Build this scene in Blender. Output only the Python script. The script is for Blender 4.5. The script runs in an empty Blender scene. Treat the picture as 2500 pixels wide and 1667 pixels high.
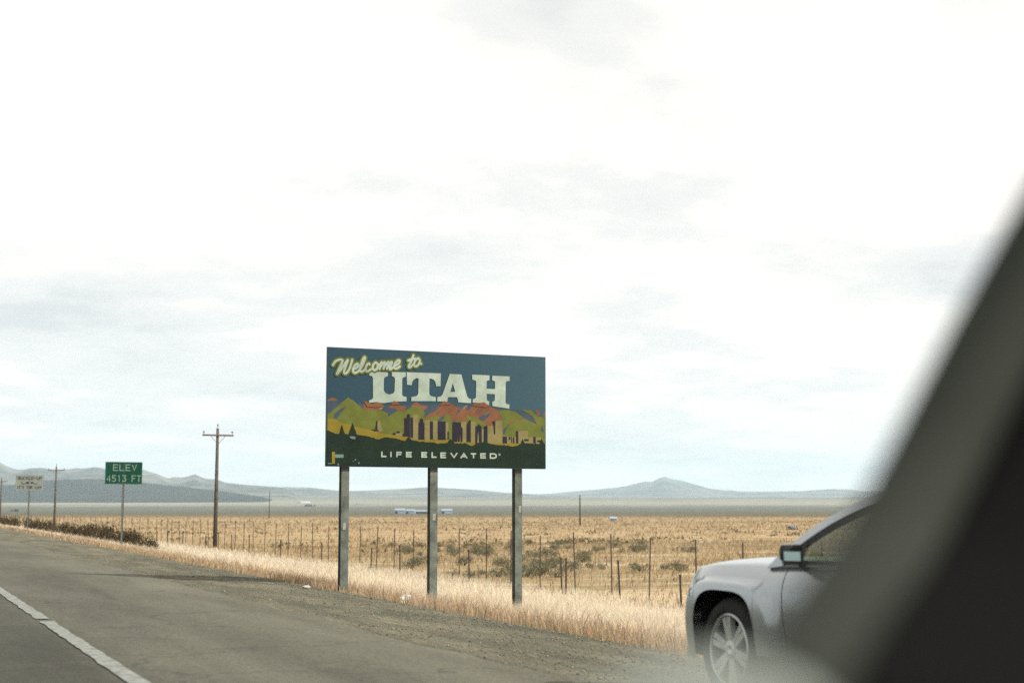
import bpy, bmesh, math, random
import numpy as np
from mathutils import Vector, noise as mnoise
from mathutils.geometry import tessellate_polygon

random.seed(7); rng = np.random.default_rng(7)
scene = bpy.context.scene
C = scene.collection
rad = math.radians

# ------------------------------------------------------------------ camera
EYE = Vector((0.0, 0.0, 1.25))
cam_d = bpy.data.cameras.new('camera'); cam = bpy.data.objects.new('camera', cam_d); C.objects.link(cam)
cam.location = EYE
cam.rotation_euler = (rad(90 + 6.677), 0, rad(-23.911))
cam_d.lens = 50; cam_d.sensor_width = 36
cam_d.clip_start = 0.05; cam_d.clip_end = 60000
cam_d.dof.use_dof = True; cam_d.dof.focus_distance = 27.0; cam_d.dof.aperture_fstop = 2.0
scene.camera = cam

# ------------------------------------------------------------------ world: thin bright overcast over a Nishita sky
SUN_TO = Vector((0.95, -1.0, 1.0)).normalized()          # towards the sun: behind the viewer, to the right
SUN_EL = math.asin(SUN_TO.z); SUN_ROT = math.atan2(SUN_TO.x, SUN_TO.y)
CLOUD_W = 17.81
world = bpy.data.worlds.new('World'); scene.world = world; world.use_nodes = True
wt = world.node_tree; wt.nodes.clear()
def N(t, typ, **kw):
    n = t.nodes.new(typ)
    for k, v in kw.items():
        if k.startswith('i_'):
            key = k[2:]; key = int(key) if key.isdigit() else key.replace('_', ' ')
            n.inputs[key].default_value = v
        else: setattr(n, k, v)
    return n
def L(t, a, b): t.links.new(a, b)
def ramp(t, fac, stops, interp='LINEAR'):
    n = t.nodes.new('ShaderNodeValToRGB'); n.color_ramp.interpolation = interp
    e = n.color_ramp.elements
    while len(e) < len(stops): e.new(0.5)
    for el, (p, c) in zip(e, stops):
        el.position = p; el.color = (*c, 1) if len(c) == 3 else c
    L(t, fac, n.inputs[0]); return n.outputs[0]
def mixc(t, fac, a, b, mode='MIX'):
    n = t.nodes.new('ShaderNodeMix'); n.data_type = 'RGBA'; n.blend_type = mode
    for sock, v in ((n.inputs['Factor'], fac), (n.inputs['A'], a), (n.inputs['B'], b)):
        if isinstance(v, bpy.types.NodeSocket): L(t, v, sock)
        elif isinstance(v, (int, float)): sock.default_value = v
        else: sock.default_value = (*v, 1)
    return n.outputs['Result']
def math_(t, op, a, b=None, clamp=False):
    n = t.nodes.new('ShaderNodeMath'); n.operation = op; n.use_clamp = clamp
    for i, v in enumerate((a, b)):
        if v is None: continue
        if isinstance(v, bpy.types.NodeSocket): L(t, v, n.inputs[i])
        else: n.inputs[i].default_value = v
    return n.outputs[0]

sky = N(wt, 'ShaderNodeTexSky', sky_type='NISHITA', sun_disc=False, sun_elevation=SUN_EL, sun_rotation=SUN_ROT,
        altitude=1400, air_density=1.0, dust_density=1.5, ozone_density=1.0)
tc = N(wt, 'ShaderNodeTexCoord')
sep = N(wt, 'ShaderNodeSeparateXYZ'); L(wt, tc.outputs['Generated'], sep.inputs[0])
zc = math_(wt, 'ADD', math_(wt, 'MAXIMUM', sep.outputs[2], 0.0), 0.14)
px_ = math_(wt, 'DIVIDE', sep.outputs[0], zc); py_ = math_(wt, 'DIVIDE', sep.outputs[1], zc)
cmb = N(wt, 'ShaderNodeCombineXYZ', i_Z=CLOUD_W); L(wt, px_, cmb.inputs[0]); L(wt, py_, cmb.inputs[1])
n1 = N(wt, 'ShaderNodeTexNoise', i_Scale=0.75, i_Detail=7.0, i_Roughness=0.58, i_Distortion=0.35)
L(wt, cmb.outputs[0], n1.inputs['Vector'])
n2 = N(wt, 'ShaderNodeTexNoise', i_Scale=2.6, i_Detail=6.0, i_Roughness=0.6)
L(wt, cmb.outputs[0], n2.inputs['Vector'])
nn = math_(wt, 'ADD', math_(wt, 'MULTIPLY', n1.outputs[0], 0.7), math_(wt, 'MULTIPLY', n2.outputs[0], 0.3))
cloud = ramp(wt, nn, [(0.32, (13.4, 12.6, 11.6)), (0.48, (12.5, 11.9, 11.0)), (0.555, (10.5, 10.35, 9.95)), (0.66, (8.5, 8.6, 8.45))], 'EASE')
cov = math_(wt, 'MULTIPLY', ramp(wt, nn, [(0.2, (1, 1, 1)), (0.75, (.86, .86, .86))]), 1.0)
skyc = mixc(wt, cov, sky.outputs[0], cloud)
bg = N(wt, 'ShaderNodeBackground', i_Strength=0.075); L(wt, skyc, bg.inputs[0])
wo = N(wt, 'ShaderNodeOutputWorld'); L(wt, bg.outputs[0], wo.inputs[0])

sun_d = bpy.data.lights.new('sun', 'SUN'); sun_d.energy = 5.0; sun_d.angle = rad(0.8); sun_d.color = (1.0, 0.95, 0.87)
sun = bpy.data.objects.new('sun', sun_d); C.objects.link(sun)
sun.rotation_euler = (-SUN_TO).to_track_quat('-Z', 'Y').to_euler()

vs = scene.view_settings
vs.view_transform = 'Standard'; vs.look = 'None'; vs.gamma = 1.0; vs.exposure = 0.36; vs.use_curve_mapping = False
scene.render.engine = 'CYCLES'
scene.cycles.use_denoising = False
scene.cycles.max_bounces = 6; scene.cycles.transparent_max_bounces = 12
scene.cycles.volume_bounces = 1

# ------------------------------------------------------------------ helpers
def mat(name, col, rough=0.8, metal=0.0, spec=0.3, var=0.0, vscale=8.0, bump=0.0, bscale=60.0, coord='Object', extra=None):
    m = bpy.data.materials.new(name); m.use_nodes = True; t = m.node_tree
    b = t.nodes['Principled BSDF']
    b.inputs['Base Color'].default_value = (*col, 1); b.inputs['Roughness'].default_value = rough
    b.inputs['Metallic'].default_value = metal; b.inputs['Specular IOR Level'].default_value = spec
    if var or bump:
        g = N(t, 'ShaderNodeTexCoord')
        if var:
            n = N(t, 'ShaderNodeTexNoise', i_Scale=vscale, i_Detail=5.0, i_Roughness=0.65); L(t, g.outputs[coord], n.inputs['Vector'])
            lo = tuple(c * (1 - var) for c in col); hi = tuple(min(1, c * (1 + var)) for c in col)
            L(t, ramp(t, n.outputs[0], [(0.3, lo), (0.7, hi)]), b.inputs['Base Color'])
        if bump:
            n = N(t, 'ShaderNodeTexNoise', i_Scale=bscale, i_Detail=4.0); L(t, g.outputs[coord], n.inputs['Vector'])
            bm_ = N(t, 'ShaderNodeBump', i_Strength=bump, i_Distance=0.02); L(t, n.outputs[0], bm_.inputs['Height']); L(t, bm_.outputs[0], b.inputs['Normal'])
    return m

def mesh_obj(name, verts, faces, m=None, parent=None, smooth=False, mats=None, midx=None):
    me = bpy.data.meshes.new(name); me.from_pydata([tuple(v) for v in verts], [], faces); me.update()
    if smooth:
        me.polygons.foreach_set('use_smooth', [True] * len(me.polygons))
    for mm in (mats or ([m] if m else [])): me.materials.append(mm)
    if midx is not None: me.polygons.foreach_set('material_index', midx)
    o = bpy.data.objects.new(name, me); C.objects.link(o)
    if parent: o.parent = parent
    return o
def np_obj(name, V, Q=None, T=None, m=None, smooth=False, col=None):
    """big meshes straight from numpy arrays (quads Q, triangles T)"""
    me = bpy.data.meshes.new(name); V = np.asarray(V, np.float32)
    me.vertices.add(len(V)); me.vertices.foreach_set('co', V.ravel())
    idx, tot = [], []
    if Q is not None and len(Q): idx.append(np.asarray(Q, np.int32).ravel()); tot.append(np.full(len(Q), 4, np.int32))
    if T is not None and len(T): idx.append(np.asarray(T, np.int32).ravel()); tot.append(np.full(len(T), 3, np.int32))
    idx = np.concatenate(idx); tot = np.concatenate(tot)
    me.loops.add(len(idx)); me.loops.foreach_set('vertex_index', idx)
    me.polygons.add(len(tot)); st = np.zeros(len(tot), np.int32); st[1:] = np.cumsum(tot)[:-1]
    me.polygons.foreach_set('loop_start', st)
    try: me.polygons.foreach_set('loop_total', tot)
    except Exception: pass
    if smooth: me.polygons.foreach_set('use_smooth', np.ones(len(tot), bool))
    me.update(calc_edges=True); me.validate()
    if col is not None:
        a = me.color_attributes.new('Col', 'FLOAT_COLOR', 'POINT')
        a.data.foreach_set('color', np.concatenate([col, np.ones((len(col), 1))], 1).astype(np.float32).ravel())
    if m: me.materials.append(m)
    o = bpy.data.objects.new(name, me); C.objects.link(o); return o
class MB:
    """collects shapes into one mesh"""
    def __init__(s): s.v = []; s.f = []
    def add(s, v, f):
        n = len(s.v); s.v += [tuple(p) for p in v]; s.f += [tuple(i + n for i in q) for q in f]; return s
    def box(s, c, d, rz=0.0, rx=0.0, ry=0.0):
        from mathutils import Euler
        R = Euler((rx, ry, rz)).to_matrix(); c = Vector(c); v = []
        for sx in (-1, 1):
            for sy in (-1, 1):
                for sz in (-1, 1): v.append(c + R @ Vector((sx * d[0] / 2, sy * d[1] / 2, sz * d[2] / 2)))
        return s.add(v, [(0, 1, 3, 2), (4, 6, 7, 5), (0, 4, 5, 1), (2, 3, 7, 6), (0, 2, 6, 4), (1, 5, 7, 3)])
    def tube(s, pts, radii, n=8, cap=True):
        pts = [Vector(p) for p in pts]
        if not hasattr(radii, '__len__'): radii = [radii] * len(pts)
        V = []; F = []
        for i, p in enumerate(pts):
            d = (pts[min(i + 1, len(pts) - 1)] - pts[max(i - 1, 0)]).normalized()
            a = d.orthogonal() if abs(d.z) < .9 else Vector((1, 0, 0)); a = (a - d * a.dot(d)).normalized(); b = d.cross(a)
            V += [p + (a * math.cos(2 * math.pi * k / n) + b * math.sin(2 * math.pi * k / n)) * radii[i] for k in range(n)]
        for i in range(len(pts) - 1):
            for k in range(n):
                k2 = (k + 1) % n; F.append((i * n + k, i * n + k2, (i + 1) * n + k2, (i + 1) * n + k))
        if cap: F += [tuple(range(n))[::-1], tuple((len(pts) - 1) * n + k for k in range(n))]
        return s.add(V, F)
    def lathe(s, prof, n=40, c=(0, 0, 0)):
        """prof: (axial x, radius); axis along x"""
        V = []; F = []
        for (x, r) in prof:
            for k in range(n):
                a = 2 * math.pi * k / n; V.append((c[0] + x, c[1] + r * math.cos(a), c[2] + r * math.sin(a)))
        for i in range(len(prof) - 1):
            for k in range(n):
                k2 = (k + 1) % n; F.append((i * n + k, i * n + k2, (i + 1) * n + k2, (i + 1) * n + k))
        return s.add(V, F)
    def build(s, name, m, parent=None, smooth=False, bevel=0.0):
        o = mesh_obj(name, s.v, s.f, m, parent, smooth)
        if bevel:
            b = o.modifiers.new('bevel', 'BEVEL'); b.width = bevel; b.segments = 2; b.limit_method = 'ANGLE'
        return o
def thing(name, loc=(0, 0, 0), rz=0.0, **p):
    o = bpy.data.objects.new(name, None); C.objects.link(o); o.location = loc; o.rotation_euler = (0, 0, rz)
    o.empty_display_size = 0.2; tag(o, **p); return o
def tag(o, label=None, cat=None, group=None, kind=None):
    if label: o['label'] = label
    if cat: o['category'] = cat
    if group: o['group'] = group
    if kind: o['kind'] = kind
    return o
def copy_tree(o, parent=None):
    c = o.copy(); C.objects.link(c)
    if parent: c.parent = parent
    for ch in list(o.children): copy_tree(ch, c)
    return c
def lerp(x, xs, ys): return float(np.interp(x, xs, ys))
def sst(a, b, x):
    t = np.clip((x - a) / (b - a), 0, 1); return t * t * (3 - 2 * t)
def wob(x, y, s, seed=0.0):
    """smooth pseudo-noise in about [-1,1], vectorised"""
    x = np.asarray(x) / s + seed * 1.7; y = np.asarray(y) / s - seed * 2.3
    return (np.sin(x * 1.3 + 1.7 * np.sin(y * .9 + seed)) + np.sin(y * 1.7 + 1.3 * np.sin(x * 1.1 - seed)) + .6 * np.sin(2.9 * x + 2.3 * y) + .5 * np.sin(4.7 * x - 3.9 * y + seed)) / 3.1

# the lie of the land: X across the road (right is +), Y along it
FWX, FWY = math.sin(rad(23.911)), math.cos(rad(23.911))
def edge_x(Y): return 7.55 + 0.0115 * np.clip(np.asarray(Y, float) - 22, 0, 180)
def land(X, Y):
    X = np.asarray(X, float); Y = np.asarray(Y, float)
    sh = (edge_x(Y) - 7.55) * (1 - sst(12, 24, X)) * sst(5.2, 7.2, X)
    z = np.interp(X - sh, [-25, -9, 1.8, 5.0, 7.4, 8.05, 9.85, 11.65, 20, 23], [-1.75, 0, 0, -.1, -.2, -.30, -.62, -.88, -1.62, -1.72])
    r = X * FWX + Y * FWY
    z = z - .0021 * (np.clip(r, 150, 1600) - 150) * sst(23, 60, np.abs(X))
    q = np.clip(r - 2500, 0, 4000) / 1000
    z = z + 3.3 * q * q + .0075 * np.clip(r - 6500, 0, 1e6)
    return z
def on_land(x, y): return Vector((x, y, float(land(x, y))))
_F = 50 / 36 * 2500; _P = rad(6.677)
_fw = Vector((FWX * math.cos(_P), FWY * math.cos(_P), math.sin(_P))); _rt = Vector((FWY, -FWX, 0)); _up = _rt.cross(_fw)
def survey(px, depth):
    """ground point in the bearing of photo column px at a given distance"""
    d = (_fw * _F + _rt * (px - 1250) + _up * (833.5 - 1240)); d.z = 0
    k = depth / (d.x * FWX + d.y * FWY); return on_land(d.x * k, d.y * k)
def ridge_pt(px, py, depth):
    d = (_fw * _F + _rt * (px - 1250) + _up * (833.5 - py)); k = depth / (d.x * FWX + d.y * FWY)
    return EYE + d * k

# ------------------------------------------------------------------ ground
def spaced(*segs):
    out = [segs[0][0]]
    for a, b, n, p in segs:
        for i in range(1, n + 1): out.append(a + (b - a) * (i / n) ** p)
    return np.array(out)
gx = np.concatenate([-spaced((10, 60, 8, 1.5), (60, 7000, 24, 2.6))[::-1], np.arange(-9.5, 30, .5), spaced((30, 120, 40, 1.2), (120, 20000, 70, 2.4))])
gy = np.concatenate([-spaced((6, 60, 8, 1.5), (60, 3000, 16, 2.6))[::-1], np.arange(-5.5, 80, .75), spaced((80, 300, 70, 1.2), (300, 20000, 90, 2.3))])
gx = np.unique(gx); gy = np.unique(gy)
GX, GY = np.meshgrid(gx, gy)
GZ = land(GX, GY)
ex = edge_x(GY)
GZ -= 0.06 * (1 - sst(.9, 1.5, GX - ex)) * (GX > -9.3)
rough = sst(1.3, 2.6, GX - ex) * (1 - sst(200, 500, np.hypot(GX, GY)))
GZ += rough * (.05 * wob(GX, GY, 1.7, 1) + .06 * wob(GX, GY, 6, 2))
V = np.stack([GX, GY, GZ], -1).reshape(-1, 3)
nx, ny = len(gx), len(gy)
ii = (np.arange(ny - 1)[:, None] * nx + np.arange(nx - 1)[None, :]).ravel()
Q = np.stack([ii, ii + 1, ii + 1 + nx, ii + nx], 1)

def ground_material():
    m = bpy.data.materials.new('rangeland'); m.use_nodes = True; t = m.node_tree; b = t.nodes['Principled BSDF']
    b.inputs['Roughness'].default_value = .95; b.inputs['Specular IOR Level'].default_value = .1
    g = N(t, 'ShaderNodeNewGeometry'); P = g.outputs['Position']
    dot = N(t, 'ShaderNodeVectorMath', operation='DOT_PRODUCT'); L(t, P, dot.inputs[0]); dot.inputs[1].default_value = (FWX, FWY, 0)
    r = dot.outputs['Value']
    def noi(scale, detail=5, rough=.6, stretch=(1, 1, 1), rot=0):
        mp = N(t, 'ShaderNodeMapping'); L(t, P, mp.inputs[0]); mp.inputs['Scale'].default_value = stretch; mp.inputs['Rotation'].default_value = (0, 0, rot)
        n = N(t, 'ShaderNodeTexNoise', i_Scale=scale, i_Detail=detail, i_Roughness=rough); L(t, mp.outputs[0], n.inputs['Vector']); return n.outputs[0]
    ROT = rad(23.9)
    big = noi(.0022, 4, .6, (1, 1.6, 0), ROT)
    lr = math_(t, 'LOGARITHM', math_(t, 'MAXIMUM', r, 1.0), 10.0)                  # log10 distance into the basin
    lw = math_(t, 'ADD', lr, math_(t, 'MULTIPLY', math_(t, 'SUBTRACT', big, .5), .22))
    u = math_(t, 'DIVIDE', lw, 4.4)
    base = ramp(t, u, [(0.30, (.47, .37, .235)), (0.375, (.46, .35, .21)), (0.40, (.31, .225, .11)), (0.47, (.33, .23, .115)), (0.52, (.38, .265, .14)), (0.625, (.34, .245, .13)),
                       (0.650, (.150, .135, .082)), (0.70, (.085, .085, .056)), (0.775, (.075, .078, .055)), (0.822, (.085, .088, .064)), (0.84, (.27, .26, .20)), (0.855, (.235, .23, .18)), (0.868, (.13, .135, .10)), (0.95, (.10, .105, .08))])
    fine = noi(3.5, 6, .7); mid = noi(.16, 6, .65, (1, 2.2, 1), ROT); far = noi(.018, 6, .68, (1, 3.0, 1), ROT)
    near = ramp(t, u, [(.585, (1, 1, 1)), (.645, (0, 0, 0))])
    c = mixc(t, math_(t, 'MULTIPLY', math_(t, 'MULTIPLY', ramp(t, mid, [(.50, (0, 0, 0)), (.66, (1, 1, 1))]), .55), near), base, (.62, .53, .38))
    c = mixc(t, math_(t, 'MULTIPLY', ramp(t, noi(.09, 6, .7, (1, 2.6, 1), ROT), [(.53, (0, 0, 0)), (.66, (1, 1, 1))]), .6), c, (.16, .13, .075))
    c = mixc(t, math_(t, 'MULTIPLY', ramp(t, far, [(.45, (0, 0, 0)), (.70, (1, 1, 1))]), .5), c, (.17, .13, .07))
    c = mixc(t, .8, c, ramp(t, fine, [(.25, (.55, .55, .55)), (.75, (1.25, 1.25, 1.25))]), 'MULTIPLY')
    L(t, c, b.inputs['Base Color'])
    bp = N(t, 'ShaderNodeBump', i_Strength=.6, i_Distance=.06); L(t, fine, bp.inputs['Height']); L(t, bp.outputs[0], b.inputs['Normal'])
    return m
ground = tag(np_obj('ground', V, Q=Q, m=ground_material(), smooth=True), 'dry golden rangeland plain stretching to the hills', kind='structure')

# road, shoulder, markings
def strip(name, xl, xr, ys, dz, m, nx=6, label=None):
    V = []; F = []
    for j, y in enumerate(ys):
        a, b_ = xl(y), xr(y)
        for i in range(nx + 1):
            x = a + (b_ - a) * i / nx; V.append((x, y, float(land(x, y)) + dz))
    for j in range(len(ys) - 1):
        for i in range(nx): k = j * (nx + 1) + i; F.append((k, k + 1, k + nx + 2, k + nx + 1))
    o = mesh_obj(name, V, F, m, smooth=True); tag(o, label, kind='structure'); return o
def asphalt_material():
    m = bpy.data.materials.new('asphalt'); m.use_nodes = True; t = m.node_tree; b = t.nodes['Principled BSDF']
    b.inputs['Roughness'].default_value = .9; b.inputs['Specular IOR Level'].default_value = .2
    g = N(t, 'ShaderNodeNewGeometry'); P = g.outputs['Position']
    def noi(scale, detail=5, rough=.6, stretch=(1, 1, 1)):
        mp = N(t, 'ShaderNodeMapping'); L(t, P, mp.inputs[0]); mp.inputs['Scale'].default_value = stretch
        n = N(t, 'ShaderNodeTexNoise', i_Scale=scale, i_Detail=detail, i_Roughness=rough); L(t, mp.outputs[0], n.inputs['Vector']); return n.outputs[0]
    sx = N(t, 'ShaderNodeSeparateXYZ'); L(t, P, sx.inputs[0])
    xw = math_(t, 'ADD', sx.outputs[0], math_(t, 'MULTIPLY', math_(t, 'SUBTRACT', noi(.5, 3), .5), .5))
    lane = ramp(t, math_(t, 'DIVIDE', xw, 6.0), [(0.02, (.052, .053, .041)), (0.26, (.058, .058, .045)), (0.31, (.083, .082, .062)), (0.55, (.092, .090, .068)), (0.80, (.112, .107, .079))])
    c = mixc(t, .75, lane, ramp(t, noi(.8, 6, .65, (1, .16, 1)), [(.3, (.55, .55, .55)), (.7, (1.3, 1.3, 1.3))]), 'MULTIPLY')
    c = mixc(t, .85, c, ramp(t, noi(26, 4, .85), [(.3, (.40, .40, .40)), (.7, (1.6, 1.6, 1.6))]), 'MULTIPLY')
    c = mixc(t, ramp(t, noi(1.6, 6, .7), [(.58, (0, 0, 0)), (.75, (.45, .45, .45))]), c, (.17, .155, .118))   # dust blown over the tar
    vo = N(t, 'ShaderNodeTexVoronoi', feature='DISTANCE_TO_EDGE', i_Scale=.32)
    wv = N(t, 'ShaderNodeVectorMath', operation='ADD'); L(t, P, wv.inputs[0])
    nz = N(t, 'ShaderNodeTexNoise', i_Scale=1.2, i_Detail=4.0); L(t, P, nz.inputs['Vector']); L(t, nz.outputs['Color'], wv.inputs[1]); L(t, wv.outputs[0], vo.inputs['Vector'])
    c = mixc(t, ramp(t, vo.outputs['Distance'], [(.003, (.45, .45, .45)), (.008, (0, 0, 0))]), c, (.03, .03, .028))
    L(t, c, b.inputs['Base Color'])
    bp = N(t, 'ShaderNodeBump', i_Strength=.5, i_Distance=.008); L(t, noi(70, 3, .8), bp.inputs['Height']); L(t, bp.outputs[0], b.inputs['Normal'])
    return m
ys_near = list(np.arange(-40, 60, .5)) + list(np.geomspace(60, 1500, 70))
M_ASPH = asphalt_material()
def asphalt_edge(y): return 5.02 + .10 * float(wob(y, 0, 1.1, 3)) + .07 * float(wob(y, 2, .35, 5)) + .006 * max(0, min(y, 150) - 25)
road = strip('road', lambda y: -9.0, asphalt_edge, ys_near, 0.0, M_ASPH, 12, 'grey asphalt carriageway with its paved shoulder')
def gravel_material():
    m = bpy.data.materials.new('gravel_soil'); m.use_nodes = True; t = m.node_tree; b = t.nodes['Principled BSDF']
    b.inputs['Roughness'].default_value = .95; b.inputs['Specular IOR Level'].default_value = .1; g = N(t, 'ShaderNodeNewGeometry')
    def noi(scale, detail=5, rough=.6, stretch=(1, 1, 1)):
        mp = N(t, 'ShaderNodeMapping'); L(t, g.outputs['Position'], mp.inputs[0]); mp.inputs['Scale'].default_value = stretch
        n = N(t, 'ShaderNodeTexNoise', i_Scale=scale, i_Detail=detail, i_Roughness=rough); L(t, mp.outputs[0], n.inputs['Vector']); return n.outputs[0]
    c = ramp(t, noi(1.5, 6, .7, (1, .22, 1)), [(.32, (.070, .070, .052)), (.5, (.118, .112, .080)), (.68, (.185, .168, .115))])
    c = mixc(t, .9, c, ramp(t, noi(18, 5, .85), [(.3, (.45, .45, .45)), (.7, (1.55, 1.55, 1.55))]), 'MULTIPLY')
    c = mixc(t, ramp(t, noi(2.6, 6, .75), [(.58, (0, 0, 0)), (.70, (.6, .6, .6))]), c, (.24, .20, .105))      # straw and dust caught in the stones
    L(t, c, b.inputs['Base Color']); bp = N(t, 'ShaderNodeBump', i_Strength=.9, i_Distance=.03); L(t, noi(20, 4, .8), bp.inputs['Height']); L(t, bp.outputs[0], b.inputs['Normal']); return m
M_GRAV = gravel_material()
def gravel_edge(y): return float(edge_x(y)) + 1.15 + .2 * float(wob(y, 4, 1.4, 8)) + .1 * float(wob(y, 4, .45, 9))
shoulder = strip('gravel_shoulder', lambda y: 4.6, gravel_edge, ys_near, -0.014, M_GRAV, 8, 'strip of crushed gravel between asphalt and grass')

def line_material():
    m = bpy.data.materials.new('worn_road_paint'); m.use_nodes = True; t = m.node_tree; b = t.nodes['Principled BSDF']
    b.inputs['Roughness'].default_value = .7; g = N(t, 'ShaderNodeNewGeometry')
    n = N(t, 'ShaderNodeTexNoise', i_Scale=9.0, i_Detail=8.0, i_Roughness=.75); L(t, g.outputs['Position'], n.inputs['Vector'])
    L(t, ramp(t, n.outputs[0], [(.38, (.09, .087, .068)), (.50, (.175, .19, .17)), (.68, (.26, .28, .255))]), b.inputs['Base Color']); return m
def edge_line(name, x0, w, label):
    V = []; F = []
    for j, y in enumerate(np.arange(-30, 220, .18)):
        jl = .005 * math.sin(y * 7.1) + random.uniform(-.008, .008); jr = .005 * math.sin(y * 5.3 + 1) + random.uniform(-.008, .008)
        V += [(x0 - w / 2 + jl, y, .005), (x0 + w / 2 + jr, y, .005)]
        if j and not (16.9 < y < 17.25): F.append((2 * j - 2, 2 * j - 1, 2 * j + 1, 2 * j))
    return tag(mesh_obj(name, V, F, M_LINE), label, kind='structure')
M_LINE = line_material()
edge_line('road_marking', 1.78, .145, 'worn white edge line painted along the asphalt')

# ------------------------------------------------------------------ hills
def hill_material(name, c1, c2, sc):
    m = bpy.data.materials.new(name); m.use_nodes = True; t = m.node_tree; b = t.nodes['Principled BSDF']
    b.inputs['Roughness'].default_value = 1; b.inputs['Specular IOR Level'].default_value = .05
    g = N(t, 'ShaderNodeNewGeometry'); n = N(t, 'ShaderNodeTexNoise', i_Scale=sc, i_Detail=8.0, i_Roughness=.65); L(t, g.outputs['Position'], n.inputs['Vector'])
    L(t, ramp(t, n.outputs[0], [(.38, c1), (.62, c2)]), b.inputs['Base Color']); return m
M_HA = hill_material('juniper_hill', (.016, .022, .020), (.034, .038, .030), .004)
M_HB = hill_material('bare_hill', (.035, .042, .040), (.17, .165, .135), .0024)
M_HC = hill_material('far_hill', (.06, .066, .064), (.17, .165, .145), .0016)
def hill(name, prof, depth, half, m, label, seed, gull=.3, cols=240, rows=30, front=1.4):
    xs = [p[0] for p in prof]; ys = [p[1] for p in prof]; V = []
    for j in range(rows + 1):
        s = -1 + 2 * j / rows
        for i in range(cols + 1):
            px = xs[0] + (xs[-1] - xs[0]) * i / cols; py = lerp(px, xs, ys)
            top = ridge_pt(px, py, depth); d = depth + s * half * (front if s < 0 else 1)
            p = ridge_pt(px, py, d); base = float(land(p.x, p.y)) - 6
            e = min(1, min(px - xs[0], xs[-1] - px) / 60.0)
            hgt = max(0, top.z - base) * e
            sh = (1 - abs(s)) ** 1.25 if s < 0 else (1 - abs(s)) ** .8
            q = Vector((p.x / (half * .35), p.y / (half * .35), seed))
            rg = 1 - abs(mnoise.noise(q)) * 2; r2 = 1 - abs(mnoise.noise(q * 2.7)) * 2
            k = sh * (1 + gull * (1 - abs(s)) * abs(s) * 4 * (.7 * (rg - .5) + .4 * (r2 - .5)))
            n0 = .02 * mnoise.noise(Vector((px * .06, s * 3, seed + 3))) * (1 if abs(s) < .1 else .3)
            V.append((p.x, p.y, base + hgt * max(0, k + n0)))
    V = np.array(V); nc = cols + 1
    k = (np.arange(rows)[:, None] * nc + np.arange(cols)[None, :]).ravel()
    o = np_obj(name, V, Q=np.stack([k, k + 1, k + 1 + nc, k + nc], 1), m=m, smooth=True)
    return tag(o, label, kind='structure')
hill('hill', [(-500, 1100), (-250, 1118), (-80, 1110), (0, 1128), (22, 1141), (48, 1147), (95, 1141), (130, 1146), (165, 1145), (185, 1143), (230, 1142), (262, 1144), (300, 1142), (350, 1147), (385, 1157), (412, 1168), (440, 1166), (458, 1163), (477, 1157), (500, 1167), (530, 1170), (550, 1178), (600, 1183), (700, 1190), (760, 1215)],
     9800, 2300, M_HB, 'long blue hill range behind the small road signs', 1.3, .75)
hill('hill', [(-400, 1205), (-100, 1190), (40, 1182), (110, 1172), (160, 1170), (230, 1168), (300, 1172), (400, 1183), (470, 1190), (550, 1200), (640, 1212), (700, 1222)],
     6200, 700, M_HA, 'dark juniper hill in front of the long blue range', 4.1, .25)
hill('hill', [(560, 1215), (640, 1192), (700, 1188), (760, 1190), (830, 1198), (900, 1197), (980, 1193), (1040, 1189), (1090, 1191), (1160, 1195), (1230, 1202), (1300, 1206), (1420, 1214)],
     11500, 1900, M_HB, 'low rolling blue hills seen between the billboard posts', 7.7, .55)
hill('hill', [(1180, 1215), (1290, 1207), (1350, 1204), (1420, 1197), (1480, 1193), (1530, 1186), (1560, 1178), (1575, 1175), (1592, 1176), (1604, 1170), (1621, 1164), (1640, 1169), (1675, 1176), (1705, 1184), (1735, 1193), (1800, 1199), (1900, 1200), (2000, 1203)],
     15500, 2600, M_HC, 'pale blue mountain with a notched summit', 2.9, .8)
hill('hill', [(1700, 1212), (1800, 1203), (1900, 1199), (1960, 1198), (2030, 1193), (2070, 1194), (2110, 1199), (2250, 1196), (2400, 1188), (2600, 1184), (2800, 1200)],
     15000, 2200, M_HC, 'flat-topped pale ridge behind the silver car', 9.2, .3)

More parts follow.
